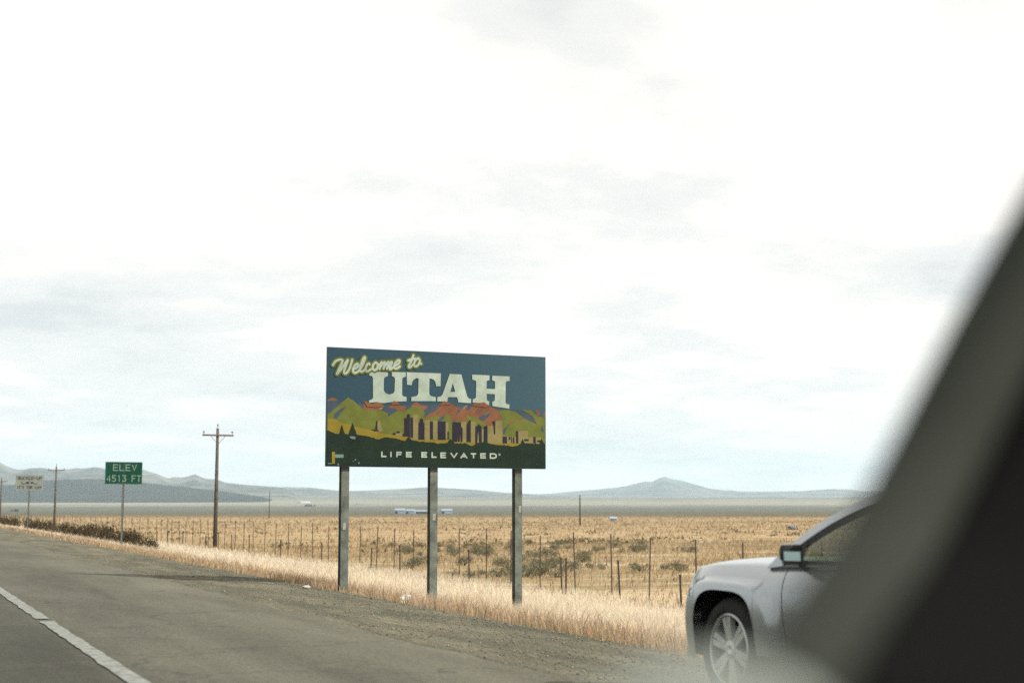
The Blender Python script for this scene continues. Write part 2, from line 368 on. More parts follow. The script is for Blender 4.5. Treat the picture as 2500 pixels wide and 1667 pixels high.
# ------------------------------------------------------------------ print and lettering
def poly(mb, outer, holes=(), z=0.0, fn=lambda p: p):
    loops = [[Vector((*fn(p), 0)) for p in lp] for lp in (outer, *holes)]
    tris = tessellate_polygon(loops); pts = [p for lp in loops for p in lp]
    mb.add([(p.x, z, p.y) for p in pts], [tuple(t) for t in tris])
_rk = [0]
def ribbon(mb, pts, w, z, n=6):
    """a brush stroke with round ends, one continuous strip in the x-z plane"""
    P = [Vector((p[0], p[1])) for p in pts]
    P = [p for i, p in enumerate(P) if i == 0 or (p - P[i - 1]).length > 1e-5]
    if len(P) < 2: return
    V = []; F = []; y = z - (_rk[0] % 9) * 1.2e-4; _rk[0] += 1
    def nrm(i):
        a = (P[i] - P[i - 1]).normalized() if i else None; b = (P[i + 1] - P[i]).normalized() if i < len(P) - 1 else None
        d = ((a or b) + (b or a)); d = d.normalized() if d.length > .2 else (a or b)
        k = 1.0 if not (a and b) else min(1.5, 1 / max(.5, abs(d.dot(a)))); return Vector((-d.y, d.x)) * (w / 2 * k), d
    for i, p in enumerate(P):
        q, d = nrm(i); yy = y - i * 1.0e-5; V += [(p.x + q.x, yy, p.y + q.y), (p.x - q.x, yy, p.y - q.y)]
        if i: F.append((2 * i - 2, 2 * i - 1, 2 * i + 1, 2 * i))
    for i, sg in ((0, -1), (len(P) - 1, 1)):
        q, d = nrm(i); yy = y - i * 1.0e-5; k0 = len(V)
        V += [(P[i].x + q.x * math.cos(a) + sg * d.x * w / 2 * math.sin(a), yy, P[i].y + q.y * math.cos(a) + sg * d.y * w / 2 * math.sin(a)) for a in np.linspace(0, math.pi, 7)]
        F.append(tuple(range(k0, k0 + 7)))
    mb.add(V, F)
def spline(pts, n=5):
    P = [Vector(p) for p in pts]; out = []
    for i in range(len(P) - 1):
        p0 = P[max(i - 1, 0)]; p1 = P[i]; p2 = P[i + 1]; p3 = P[min(i + 2, len(P) - 1)]
        for k in range(n):
            t = k / n
            out.append(.5 * ((2 * p1) + (p2 - p0) * t + (2 * p0 - 5 * p1 + 4 * p2 - p3) * t * t + (3 * p1 - p0 - 3 * p2 + p3) * t ** 3))
    return out + [P[-1]]
GLY = {'E': [[(1, 0), (0, 0), (0, 1), (1, 1)], [(0, .5), (.9, .5)]], 'L': [[(0, 1), (0, 0), (1, 0)]], 'I': [[(.5, 0), (.5, 1)]], 'F': [[(0, 0), (0, 1), (1, 1)], [(0, .5), (.85, .5)]],
       'V': [[(0, 1), (.5, 0), (1, 1)]], 'A': [[(0, 0), (.5, 1), (1, 0)], [(.2, .32), (.8, .32)]], 'T': [[(0, 1), (1, 1)], [(.5, 1), (.5, 0)]], 'D': [[(0, 0), (0, 1), (.7, 1), (1, .75), (1, .25), (.7, 0), (0, 0)]],
       '4': [[(.75, 0), (.75, 1), (0, .3), (1, .3)]], '5': [[(1, 1), (.1, 1), (.05, .55), (.6, .62), (1, .4), (.9, .08), (.5, 0), (0, .1)]], '1': [[(.25, .85), (.55, 1), (.55, 0)]],
       '3': [[(0, 1), (1, 1), (.45, .6), (.95, .45), (.95, .1), (.5, 0), (0, .1)]], 'B': [[(0, 0), (0, 1), (.8, 1), (.95, .75), (.8, .52), (0, .52)], [(.8, .52), (1, .27), (.85, 0), (0, 0)]],
       'U': [[(0, 1), (0, .2), (.3, 0), (.7, 0), (1, .2), (1, 1)]], 'C': [[(1, .8), (.7, 1), (.3, 1), (0, .75), (0, .25), (.3, 0), (.7, 0), (1, .2)]], 'K': [[(0, 0), (0, 1)], [(1, 1), (0, .4)], [(.35, .6), (1, 0)]],
       'P': [[(0, 0), (0, 1), (.8, 1), (1, .75), (.8, .48), (0, .48)]], '-': [[(.1, .5), (.9, .5)]], "'": [[(.5, 1), (.45, .75)]], 'S': [[(1, .85), (.6, 1), (.15, .95), (.05, .7), (.9, .4), (1, .15), (.6, 0), (0, .12)]],
       'H': [[(0, 0), (0, 1)], [(1, 0), (1, 1)], [(0, .5), (1, .5)]], 'W': [[(0, 1), (.25, 0), (.5, .8), (.75, 0), (1, 1)]]}
def text(parent, m, s, x, zb, cw, ch, gap, w, z):
    for c in s:
        mb = MB()
        if c == ' ': x += cw * .75 + gap; continue
        k = .35 if c in "I'" else 1.0
        for st in GLY[c]: ribbon(mb, [(x + p[0] * cw * (k if c not in "I'" else 1) - (cw * .32 if c in "I'" else 0), zb + p[1] * ch) for p in st], w, z)
        mb.build('letter', m, parent); x += cw * (k if c in "I'" else 1) + gap

# ------------------------------------------------------------------ welcome billboard
BY = 25.88; BX0, BX1, BZ0, BZ1 = 7.66, 12.21, 2.035, 4.275
def homography(src, dst):
    A = []
    for (x, y), (u, v) in zip(src, dst):
        A.append([x, y, 1, 0, 0, 0, -u * x, -u * y, -u]); A.append([0, 0, 0, x, y, 1, -v * x, -v * y, -v])
    return np.linalg.svd(np.array(A))[2][-1].reshape(3, 3)
_Hm = homography([(802.5, 848.2), (1331.9, 871.2), (1330.2, 1143.9), (798.2, 1136.6)], [(0, BZ1 - BZ0), (BX1 - BX0, BZ1 - BZ0), (BX1 - BX0, 0), (0, 0)])
BW, BH = BX1 - BX0, BZ1 - BZ0
def brd(p):
    q = _Hm @ np.array([p[0], p[1], 1.0]); return (min(max(q[0] / q[2], .012), BW - .012), min(max(q[1] / q[2], .012), BH - .012))
A1 = lambda pts: [brd((800 + x / 9.046, 850 + y / 9.046)) for x, y in pts]
A2 = lambda pts: [brd((880 + x / 6.19, 890 + y / 6.19)) for x, y in pts]
A3 = lambda pts: [brd((790 + x / 8.4, 960 + y / 8.4)) for x, y in pts]
A4 = lambda pts: [brd((1050 + x / 8.11, 960 + y / 8.11)) for x, y in pts]
bb = thing('billboard', (BX0, BY, float(land(9.9, BY))), label='tall blue and green UTAH welcome billboard on three grey posts', cat='billboard')
ZB = BZ0 - bb.location.z
def paint(name, c, rough=.45, var=.22):
    return mat(name, c, .6, spec=.08, var=var, vscale=3.0)
P_BLUE = bpy.data.materials.new('board_blue'); P_BLUE.use_nodes = True
_t = P_BLUE.node_tree; _b = _t.nodes['Principled BSDF']; _b.inputs['Roughness'].default_value = .5; _b.inputs['Specular IOR Level'].default_value = .12
_g = N(_t, 'ShaderNodeTexCoord'); _s = N(_t, 'ShaderNodeSeparateXYZ'); L(_t, _g.outputs['Object'], _s.inputs[0])
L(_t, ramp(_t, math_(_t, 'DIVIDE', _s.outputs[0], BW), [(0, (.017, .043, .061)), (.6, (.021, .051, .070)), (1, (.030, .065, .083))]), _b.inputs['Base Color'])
P_WHITE = paint('board_white', (.248, .298, .252)); P_OLIVE = paint('board_olive_outline', (.075, .088, .015)); P_GREEN = paint('board_green', (.088, .102, .022)); P_ORANGE = paint('board_orange', (.140, .062, .032))
P_SLATE = paint('board_slate', (.038, .055, .075)); P_YEL = paint('board_yellow', (.155, .118, .016)); P_TAN = paint('board_tan', (.150, .128, .055)); P_PURP = paint('board_purple', (.017, .016, .024)); P_FOR = paint('board_forest', (.0095, .0185, .0125)); P_TEAL = paint('sticker_teal', (.09, .15, .135))
M_ALU = mat('sign_back_metal', (.30, .31, .30), .5, .6)
_pz = [0.0]
def layer(name, m, polys=(), strokes=(), label=None):
    o = None
    for p in polys:
        _pz[0] -= 1.5e-4; mb = MB()
        poly(mb, p[0] if isinstance(p, tuple) else p, p[1] if isinstance(p, tuple) else ())
        mb.v = [(x, y + _pz[0], z + ZB) for x, y, z in mb.v]; o = mb.build(name, m, bb)
        if label: o['label'] = label
    if strokes:
        _pz[0] -= 3e-4; _rk[0] = 0
        for pts, w in strokes:
            mb = MB(); ribbon(mb, pts, w, 0); mb.v = [(x, y + _pz[0], z + ZB) for x, y, z in mb.v]; o = mb.build(name, m, bb)
            if label: o['label'] = label
        _pz[0] -= 2e-3
    return o
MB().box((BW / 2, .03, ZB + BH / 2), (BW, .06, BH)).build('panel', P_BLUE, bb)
for fx in (.08, .5, .92):
    MB().box((BW * fx, .075, ZB + BH * .5), (.06, .03, BH * .96)).build('stiffener', M_ALU, bb)
mb = MB(); mb.box((BW / 2, .03, ZB + BH + .004), (BW + .016, .05, .008)).box((BW / 2, .03, ZB - .004), (BW + .016, .05, .008)).box((-.004, .03, ZB + BH / 2), (.008, .05, BH)).box((BW + .004, .03, ZB + BH / 2), (.008, .05, BH))
mb.build('edge_trim', mat('edge_trim_metal', (.05, .075, .09), .6), bb)
rect3 = lambda x0, y0, x1, y1: A3([(x0, y0), (x1, y0), (x1, y1), (x0, y1)])
rect4 = lambda x0, y0, x1, y1: A4([(x0, y0), (x1, y0), (x1, y1), (x0, y1)])
layer('mountain_print', P_SLATE, [A3([(80, 150), (330, 150), (420, 220), (700, 230), (760, 200), (820, 240), (1250, 255), (1400, 250), (1700, 255), (2050, 240), (2150, 255)]) + A4([(100, 220), (520, 220), (760, 250), (1200, 270), (1560, 310), (1800, 325), (2000, 330), (2290, 480), (2290, 900)]) + A3([(80, 800)])])
layer('peak_print', P_ORANGE, [A3([(78, 130), (180, 95), (300, 125), (285, 155), (150, 155), (78, 165)]),
      A3([(820, 160), (930, 180), (990, 230), (1080, 180), (1180, 210), (1250, 265), (1180, 340), (1140, 420), (900, 420), (830, 320)]),
      A3([(1330, 300), (1440, 155), (1530, 190), (1570, 255), (1690, 265), (1650, 400), (1540, 400), (1480, 310)]), A3([(1780, 260), (1890, 170), (1990, 245), (2140, 255), (2050, 380), (1860, 330)]),
      A4([(-160, 520), (0, 390), (180, 230), (260, 155), (330, 165), (570, 290), (640, 310), (720, 220), (740, 250), (690, 340), (760, 330), (880, 180), (950, 190), (1060, 175), (1180, 260), (1330, 330), (1420, 430), (1420, 640), (900, 700), (300, 700)]),
      A4([(1520, 470), (1750, 430), (1890, 515), (1700, 560), (1560, 640)]), A4([(2090, 340), (2150, 320), (2170, 380), (2160, 450), (2110, 420)]), A4([(2220, 420), (2290, 370), (2290, 520)])])
layer('peak_shade_print', P_SLATE, [A4([(190, 240), (235, 215), (120, 330), (0, 400), (-40, 420)]), A4([(560, 310), (610, 320), (520, 430), (500, 450)]), A4([(940, 300), (970, 290), (900, 400), (870, 440), (900, 370)]), A4([(1060, 260), (1090, 250), (960, 390), (900, 440)]),
      A4([(1190, 380), (1140, 480), (1030, 550), (960, 520), (970, 470), (1080, 410)]), A4([(140, 380), (190, 360), (110, 430)]), A3([(1220, 350), (1300, 300), (1500, 310), (1350, 470), (1330, 400)]), A3([(2060, 340), (2150, 300), (2060, 460)])])
layer('peak_light_print', P_TAN, [A4([(640, 290), (700, 235), (720, 240), (660, 320)]), A4([(800, 410), (980, 240), (1000, 245), (850, 370)]), A4([(1060, 440), (1190, 340), (1200, 345), (1090, 430)]), A3([(1120, 320), (1180, 290), (1230, 270), (1180, 345)]), A3([(1790, 285), (1870, 250), (1990, 300), (2000, 315), (1870, 272), (1800, 300)])])
layer('hill_print', P_GREEN, [A3([(78, 420), (150, 400), (340, 240), (370, 200), (520, 85), (640, 170), (830, 340), (960, 345), (1190, 350), (1330, 410), (1310, 490), (1560, 330), (1620, 390), (1780, 290), (1870, 268), (1980, 300), (2070, 400), (2050, 500), (2100, 900), (78, 900)]),
      A4([(-180, 540), (100, 440), (140, 440), (200, 490), (360, 400), (395, 430), (405, 560), (470, 560), (560, 510), (600, 570), (640, 560), (740, 570), (700, 440), (800, 440), (960, 520), (1100, 610), (1120, 1000), (-180, 1000)]),
      A4([(1240, 560), (1420, 510), (1340, 340), (1500, 320), (1700, 370), (1850, 490), (1700, 500), (1560, 580), (1500, 700), (1580, 600), (1720, 510), (1900, 520), (2100, 610), (2200, 650), (2290, 800), (2290, 1000), (1240, 1000)]),
      A4([(1820, 325), (1990, 335), (2130, 450), (2290, 480), (2290, 800), (2100, 610), (2090, 580), (2010, 450)])])
layer('hill_shade_print', P_SLATE, [A3([(210, 500), (240, 420), (380, 310), (470, 280), (340, 440), (290, 530)]), A4([(120, 560), (180, 500), (300, 430), (250, 510), (220, 560)]), A4([(390, 590), (500, 540), (440, 620)]), A4([(1430, 520), (1500, 460), (1470, 510), (1420, 540)]), A4([(2180, 700), (2210, 630), (2240, 750), (2210, 770)]), A4([(1430, 730), (1520, 640), (1470, 810), (1440, 810)])])
layer('field_print', P_YEL, [A3([(76, 510), (250, 540), (400, 620), (560, 640), (700, 700), (950, 750), (1250, 830), (1500, 860), (1720, 890), (1950, 950), (2184, 960)]) + A4([(330, 920), (500, 960), (850, 980), (1200, 985), (1650, 990), (2290, 990), (2290, 1080), (0, 1080)]) + A3([(76, 1000)])])
layer('building_print', P_TAN, [rect3(1825, 440, 1940, 950), rect3(2060, 550, 2170, 960), rect3(2230, 560, 2330, 950), rect4(300, 580, 350, 900), rect4(605, 570, 705, 975), rect4(795, 560, 880, 980), A3([(1090, 760), (1100, 640), (1130, 550), (1165, 560), (1170, 650), (1230, 770), (1150, 800)]),
      rect4(1125, 640, 1290, 990), rect4(1285, 545, 1420, 990), rect4(1510, 860, 1690, 990), rect4(1735, 740, 1930, 990), rect4(1850, 870, 2040, 990), rect4(2080, 870, 2180, 990), rect3(1480, 800, 1600, 880), rect4(920, 740, 950, 980), rect4(1010, 700, 1050, 960)])
layer('building_shade_print', P_PURP, [A3([(1650, 510), (1700, 505), (1705, 440), (1735, 420), (1768, 440), (1770, 890), (1610, 880), (1650, 800)]), rect3(1780, 500, 1830, 900), A3([(1935, 950), (1940, 610), (1965, 600), (1975, 530), (2000, 510), (2030, 530), (2035, 600), (2062, 610), (2062, 950)]), rect3(2175, 580, 2235, 940),
      rect4(145, 555, 300, 920), rect4(335, 760, 362, 900), A4([(430, 960), (430, 620), (460, 570), (600, 575), (600, 660), (635, 690), (630, 960), (600, 960), (590, 760), (570, 960), (545, 960), (550, 740), (530, 960)]), A4([(712, 960), (715, 620), (770, 525), (795, 530), (790, 960)]), A4([(880, 990), (890, 660), (930, 640), (950, 600), (975, 640), (1010, 650), (1010, 970), (960, 960), (940, 740), (920, 990)]),
      A4([(1045, 960), (1050, 660), (1110, 640), (1120, 650), (1118, 960)]), A4([(1215, 560), (1275, 540), (1278, 815), (1250, 800), (1240, 600)]), A3([(970, 745), (1060, 740), (1090, 560), (1105, 560), (1105, 740), (1140, 765), (1060, 780)]), rect4(1425, 860, 1510, 990), rect4(1545, 860, 1575, 920), rect4(1590, 860, 1605, 980), rect4(1625, 870, 1655, 990), rect4(1690, 745, 1728, 990), rect4(1850, 905, 1940, 945), rect4(2030, 860, 2075, 990), rect4(2110, 930, 2190, 965), rect3(1420, 810, 1470, 850), rect3(1490, 780, 1560, 815)])
def shaggy(pts, step=.035, amp=.012):
    out = []
    for a, b in zip(pts[:-1], pts[1:]):
        n = max(1, int(math.hypot(b[0] - a[0], b[1] - a[1]) / step))
        for k in range(n):
            t = k / n; out.append((a[0] + (b[0] - a[0]) * t + random.uniform(-.4, .4) * amp, a[1] + (b[1] - a[1]) * t + (random.uniform(-1, 1) * amp if k else 0)))
    return out + [pts[-1]]
fore = A3([(70, 760), (200, 800), (260, 830), (330, 830), (345, 780), (385, 650), (425, 770), (450, 830), (520, 840), (545, 760), (600, 600), (660, 750), (690, 850), (900, 880), (1100, 940), (1330, 900), (1480, 920), (1660, 980), (1740, 880), (1800, 960), (1950, 990), (2184, 1000)]) + \
       A4([(150, 1000), (330, 980), (390, 900), (480, 990), (700, 990), (820, 1040), (900, 990), (1090, 960), (1200, 1000), (1650, 1050), (1780, 1000), (1812, 905), (1850, 980), (2000, 990), (2150, 1010), (2195, 905), (2240, 990), (2290, 1000)])
layer('forest_print', P_FOR, [shaggy(fore) + [(BW - .012, .012), (.012, .012)]])
W_ = lambda k: k / 9.046 * BW / 530
wel = [spline(A1(s)) for s in ([(130, 375), (180, 300), (250, 265), (325, 262), (335, 300), (275, 430), (215, 575)], [(215, 575), (300, 480), (400, 330), (455, 272), (400, 420), (370, 520), (392, 568), (445, 530), (505, 420), (548, 262)],
       [(570, 470), (640, 440), (685, 375), (655, 348), (600, 390), (565, 470), (575, 530), (620, 548), (695, 500), (780, 370), (830, 225), (805, 212), (760, 310), (720, 440), (728, 510), (775, 518), (845, 450)],
       [(930, 365), (915, 342), (880, 360), (850, 420), (845, 490), (885, 515), (960, 465)], [(1050, 322), (1005, 380), (1000, 455), (1040, 490), (1090, 450), (1112, 365), (1070, 322), (1050, 322)], [(1105, 385), (1140, 375), (1180, 330)],
       [(1190, 310), (1165, 400), (1145, 462)], [(1160, 420), (1245, 315), (1265, 335), (1235, 455)], [(1250, 415), (1330, 312), (1350, 332), (1310, 455)], [(1320, 420), (1400, 310), (1418, 332), (1370, 440), (1388, 468), (1450, 420)],
       [(1470, 395), (1560, 345), (1590, 285), (1560, 265), (1500, 315), (1468, 395), (1478, 440), (1525, 452), (1592, 400)], [(1890, 155), (1840, 290), (1790, 390), (1802, 428), (1862, 385), (1905, 330)], [(1775, 275), (1850, 245), (1930, 228)],
       [(1990, 222), (1935, 270), (1902, 350), (1932, 405), (1990, 370), (2030, 285), (2005, 225), (1985, 225)], [(2010, 330), (2060, 345)])]
layer('lettering', P_WHITE, [A2([(140, 108), (415, 118), (415, 175), (380, 187), (362, 200), (355, 225), (352, 390), (375, 430), (435, 455), (495, 435), (515, 400), (520, 220), (512, 190), (475, 180), (475, 112), (683, 118), (683, 185), (645, 195), (630, 215), (628, 450), (640, 478), (695, 490), (692, 555), (560, 560), (500, 562), (350, 582), (300, 580), (250, 565), (140, 578), (128, 545), (180, 525), (192, 500), (190, 205), (178, 180), (132, 165)]),
      A2([(697, 115), (1212, 132), (1205, 328), (1140, 328), (1130, 270), (1105, 230), (1060, 212), (1040, 212), (1035, 440), (1045, 465), (1075, 480), (1132, 490), (1135, 552), (765, 552), (768, 490), (835, 478), (860, 460), (870, 430), (875, 207), (840, 207), (800, 230), (780, 265), (770, 312), (700, 305)]),
      (A2([(1345, 140), (1520, 148), (1605, 475), (1630, 508), (1665, 518), (1662, 582), (1470, 570), (1462, 515), (1450, 492), (1325, 490), (1312, 510), (1308, 560), (1155, 555), (1158, 490), (1210, 480), (1235, 450)]), [A2([(1390, 275), (1425, 412), (1352, 412)])]),
      A2([(1682, 150), (1945, 160), (1945, 230), (1910, 242), (1900, 262), (1900, 362), (2027, 368), (2027, 262), (2018, 245), (1985, 235), (1988, 165), (2250, 175), (2248, 245), (2205, 250), (2190, 268), (2185, 570), (2198, 592), (2245, 600), (2240, 665), (1985, 625), (1985, 560), (2015, 550), (2022, 535), (2025, 445), (1900, 440), (1903, 530), (1912, 545), (1938, 555), (1935, 612), (1860, 578), (1690, 575), (1690, 525), (1725, 512), (1738, 490), (1742, 260), (1735, 238), (1685, 225)])], label='one large pale slab letter of the word UTAH')
layer('peak_print', P_ORANGE, [A3([(820, 160), (930, 185), (990, 230), (1080, 180), (1180, 210), (1250, 265), (1100, 290), (900, 280)]), A3([(1380, 240), (1440, 155), (1530, 190), (1560, 240)]), A4([(180, 240), (260, 155), (330, 168), (420, 220)]), A4([(820, 250), (880, 180), (950, 190), (1060, 175), (1180, 262), (1100, 280)])])
layer('lettering_outline', P_OLIVE, strokes=[(s, W_(112)) for s in wel])
layer('lettering', P_WHITE, strokes=[(s, W_(46)) for s in wel], label='pale brush script stroke of the words Welcome to')
life = MB()
def glyph(ch, box, A):
    x0, y0, x1, y1 = box
    for st in GLY[ch]: life_strokes.append((A([(x0 + 14 + p[0] * (x1 - x0 - 28), y1 - 14 - p[1] * (y1 - y0 - 28)) for p in st]), 28 / 8.3 * BW / 531))
life_strokes = []
for ch, b in (('L', (1178, 1188, 1285, 1305)), ('I', (1352, 1192, 1400, 1305)), ('F', (1482, 1195, 1598, 1308)), ('E', (1680, 1197, 1800, 1310)), ('E', (1992, 1200, 2112, 1315)), ('L', (2198, 1202, 2302, 1320))): glyph(ch, b, A3)
for ch, b in (('E', (188, 1168, 302, 1282)), ('V', (385, 1172, 528, 1284)), ('A', (580, 1178, 722, 1288)), ('T', (785, 1182, 898, 1288)), ('E', (972, 1182, 1088, 1290)), ('D', (1160, 1184, 1302, 1294))): glyph(ch, b, A4)
life_strokes.append((A4([(1355 + 14 * math.cos(a), 1212 + 16 * math.sin(a)) for a in np.linspace(0, 6.28, 9)]), .012))
layer('lettering', P_WHITE, strokes=life_strokes, label='small pale capital stroke of the words LIFE ELEVATED')
layer('sticker', P_TEAL, [A3([(535, 880), (640, 885), (665, 905), (645, 945), (560, 925)])]); layer('sticker', P_TEAL, [rect3(245, 1248, 415, 1318)]); layer('sticker', P_YEL, [rect3(180, 1198, 242, 1440)])
layer('sticker', P_TEAL, [rect3(640, 1345, 668, 1375), rect3(600, 1375, 615, 1395), rect3(710, 1410, 740, 1440), rect3(100, 1425, 180, 1445), rect3(295, 1430, 320, 1470)])
M_POST = mat('weathered_post', (.098, .110, .094), .85, .0, spec=.15, var=.45, vscale=5.0, bump=.3, bscale=30)
M_SCUFF = mat('pale_scuff', (.20, .21, .19), .8, var=.4, vscale=14)
M_RUST = mat('rust', (.16, .07, .04), .9, var=.4)
for k, bx in enumerate((8.07, 9.86, 11.66)):
    x = bx - BX0; zg = float(land(bx, BY)) - bb.location.z - .3; y0 = .09
    mb = MB()                                                     # I-beam with flanges fore and aft
    mb.box((x, y0 + .010, (zg + ZB + BH - .1) / 2), (.152, .016, ZB + BH - .1 - zg)).box((x, y0 + .150, (zg + ZB + BH - .1) / 2), (.152, .016, ZB + BH - .1 - zg)).box((x, y0 + .08, (zg + ZB + BH - .1) / 2), (.012, .124, ZB + BH - .1 - zg))
    mb.add([], [])
    p = mb.build('post', M_POST, bb); 
    for zz in (.35, 1.1, 1.8):
        MB().tube([(x - .05, y0 - .012, ZB + zz), (x - .05, y0 + .006, ZB + zz)], .014, 6).build('bolt', M_RUST, p)
    MB().box((x + random.uniform(-.03, .03), y0 - .001, ZB - random.uniform(.8, 1.3)), (.06, .004, .13)).build('sticker', M_SCUFF, p)
# ------------------------------------------------------------------ small road signs
def road_sign(name, px, depth, w, h, zc_rel, label, face, frame, draw, posts=(0,), pw=.07):
    p = survey(px, depth); t = thing(name, p, label=label, cat='road sign'); mb = MB()
    MB().box((0, .0, zc_rel), (w, .012, h)).build('panel', face, t, bevel=.004)
    draw(t, w, h, zc_rel)
    for q in posts:
        mb = MB(); hh = zc_rel + h / 2 - .03
        mb.box((q - pw / 2 + .004, .035, (hh - .4) / 2), (.008, pw, hh + .4)).box((q, .011, (hh - .4) / 2), (pw, .008, hh + .4)).box((q + pw / 2 - .004, .035, (hh - .4) / 2), (.008, pw, hh + .4))
        mb.build('post', frame, t)
    return t
M_SGREEN = mat('sign_green', (.005, .042, .027), .55, spec=.1, var=.15, vscale=2); M_SWHITE = mat('sign_white', (.135, .19, .15), .5, var=.15, vscale=3); M_SGREY = mat('sign_grey_face', (.15, .168, .15), .6, var=.2, vscale=2.5)
M_SBLACK = mat('sign_black', (.012, .013, .012), .5); M_GALV = mat('galvanised_post', (.11, .12, .105), .6, .4, var=.3)
def draw_elev(t, w, h, z):
    k = w / 1.42; y = -.0095
    text(t, M_SWHITE, 'ELEV', -.40 * k, z + .10 * k, .155 * k, .225 * k, .085 * k, .036 * k, y)
    text(t, M_SWHITE, '4513 FT', -.63 * k, z - .325 * k, .125 * k, .225 * k, .072 * k, .036 * k, y)
    mb = MB(); e = .02
    for (x, zz, a, b) in ((0, h / 2 - e, w - .06, .016), (0, -h / 2 + e, w - .06, .016), (w / 2 - e, 0, .016, h - .06), (-w / 2 + e, 0, .016, h - .06)): mb.box((x, -.008, z + zz), (a, .003, b))
    mb.build('border', mat('sign_border', (.03, .12, .075), .5), t)
def draw_buckle(t, w, h, z):
    y = -.0095; text(t, M_SBLACK, 'BUCKLE-UP', -.92, z + .27, .155, .22, .062, .045, y)
    text(t, M_SBLACK, "IT'S THE LAW", -.95, z - .49, .135, .21, .05, .045, y)
    # seat belt buckle and tongue, strap ends curling down
    for bx_, ln in (((-.17, .2, .16), [(-.28, z - .02), (-.4, z - .12), (-.58, z - .1), (-.64, z + .06)]), ((.19, .17, .14), [(.28, z), (.4, z - .1), (.55, z - .12), (.66, z - .02)])):
        MB().box((bx_[0], y, z), (bx_[1], .003, bx_[2])).build('pictogram', M_SBLACK, t); mb = MB(); ribbon(mb, ln, .05, y); mb.build('pictogram', M_SBLACK, t)
d_el = 61.5
road_sign('elevation_sign', 299.5, d_el, 1.56, .95, 3.25, 'green elevation sign reading ELEV 4513 FT on one post', M_SGREEN, M_GALV, draw_elev, pw=.085)
road_sign('seat_belt_sign', 69.5, 121.0, 2.24, 1.30, 4.1, 'weathered grey BUCKLE-UP sign with a belt pictogram on one post', M_SGREY, M_GALV, draw_buckle, pw=.11)

# ------------------------------------------------------------------ utility poles
M_WOOD = mat('pole_wood', (.072, .065, .054), .9, var=.4, vscale=3, bump=.4, bscale=25); M_ARM = mat('crossarm_wood', (.10, .065, .054), .9, var=.3); M_INS = mat('insulator', (.05, .045, .045), .3)
def utility_pole(px, depth, H, label, arm=True):
    p = survey(px, depth); t = thing('utility_pole', p, rz=random.uniform(-.03, .03), label=label, cat='utility pole', group='utility poles along the fence' if arm else 'bare poles out on the plain')
    MB().tube([(0, 0, -.4), (0, 0, H * .5), (0, 0, H)], [.18, .145, .11], 10).build('pole', M_WOOD, t, smooth=True)
    if arm:
        za = H - .55; MB().box((0, -.16, za), (2.45, .11, .13)).build('crossarm', M_ARM, t)
        for s in (-1, 1):
            MB().tube([(s * .62, -.2, za), (0, -.15, za - .72)], .018, 6).build('brace', M_GALV, t)
            MB().tube([(s * 1.12, -.16, za + .06), (s * 1.12, -.16, za + .2), (s * 1.12, -.16, za + .2), (s * 1.12, -.16, za + .27), (s * 1.12, -.16, za + .33)], [.02, .02, .06, .065, .03], 8).build('insulator', M_INS, t)
        MB().tube([(0, 0, H - .05), (0, 0, H + .2), (0, 0, H + .2), (0, 0, H + .28), (0, 0, H + .34)], [.02, .02, .06, .065, .03], 8).build('insulator', M_INS, t)
    return t
utility_pole(527, 112, 9.2, 'wooden utility pole with crossarm standing just beside the billboard')
utility_pole(134, 215, 9.2, 'wooden utility pole between the elevation sign and the seat belt sign')
utility_pole(1, 306, 9.2, 'far wooden utility pole cut by the picture edge')
utility_pole(657.5, 505, 10.2, 'thin bare pole out on the plain beside the billboard post', False)
utility_pole(1416, 262, 5.6, 'thin bare pole out on the plain past the billboard', False)

# ------------------------------------------------------------------ fences
FX = 22.6
M_TPOST = mat('rusty_fence_post', (.045, .033, .028), .9, var=.4, vscale=6); M_WIRE = mat('fence_wire', (.10, .09, .08), .6, .6)
def bearing_y(px, X):
    d = (_fw * _F + _rt * (px - 1250) + _up * (833.5 - 1240)); return X * d.y / d.x
tall = [2010, 1911, 1812, 1695, 1584, 1492, 1404, 1321, 1249, 1187.5, 1121, 1063, 1010, 963, 921, 878, 841, 804, 766, 735, 704, 673.5, 646.7, 620, 596.7, 574.5, 551, 530, 511.5, 491, 473, 455, 439, 422.7, 409, 395, 383]
tys = [bearing_y(p, FX) for p in tall]
while tys[-1] < 330: tys.append(tys[-1] + (4.3 if tys[-1] < 240 else 6.0))
fence = thing('wire_fence', (FX, tys[0], float(land(FX, tys[0]))), label='tall wire fence of thin dark steel posts along the roadside', cat='fence')
def tpost_mesh(h, w):
    mb = MB(); mb.box((0, 0, h / 2 - .2), (w, w * .25, h + .4)).box((0, w * .45, h / 2 - .2), (w * .25, w * .7, h + .4)); return mb
m_tall = tpost_mesh(2.02, .042).build('post', M_TPOST, fence); tall_me = m_tall.data
for k, y in enumerate(tys):
    o = m_tall if k == 0 else bpy.data.objects.new('post', tall_me)
    if k: C.objects.link(o); o.parent = fence
    gl = on_land(FX, y) - Vector(fence.location); o.location = (gl.x + random.uniform(-.05, .05), gl.y, gl.z)
    o.rotation_euler = (random.gauss(0, .012), random.gauss(0, .016), random.uniform(-.3, .3)); o.scale = (1, 1, random.uniform(.95, 1.06))
wy = [y for y in tys if y < 130]
for hz in (.35, .75, 1.15, 1.55, 1.9):
    mb = MB(); mb.tube([on_land(FX, y) - Vector(fence.location) + Vector((0, 0, hz)) for y in wy], .0016, 3, cap=False); mb.build('wire', M_WIRE, fence)
FX2 = 21.9
short = [1660, 1512, 1381, 1371, 1256, 1146, 978, 907, 787, 688, 611, 568, 535, 503, 448, 412, 385]
sy = [bearing_y(p, FX2) for p in short]
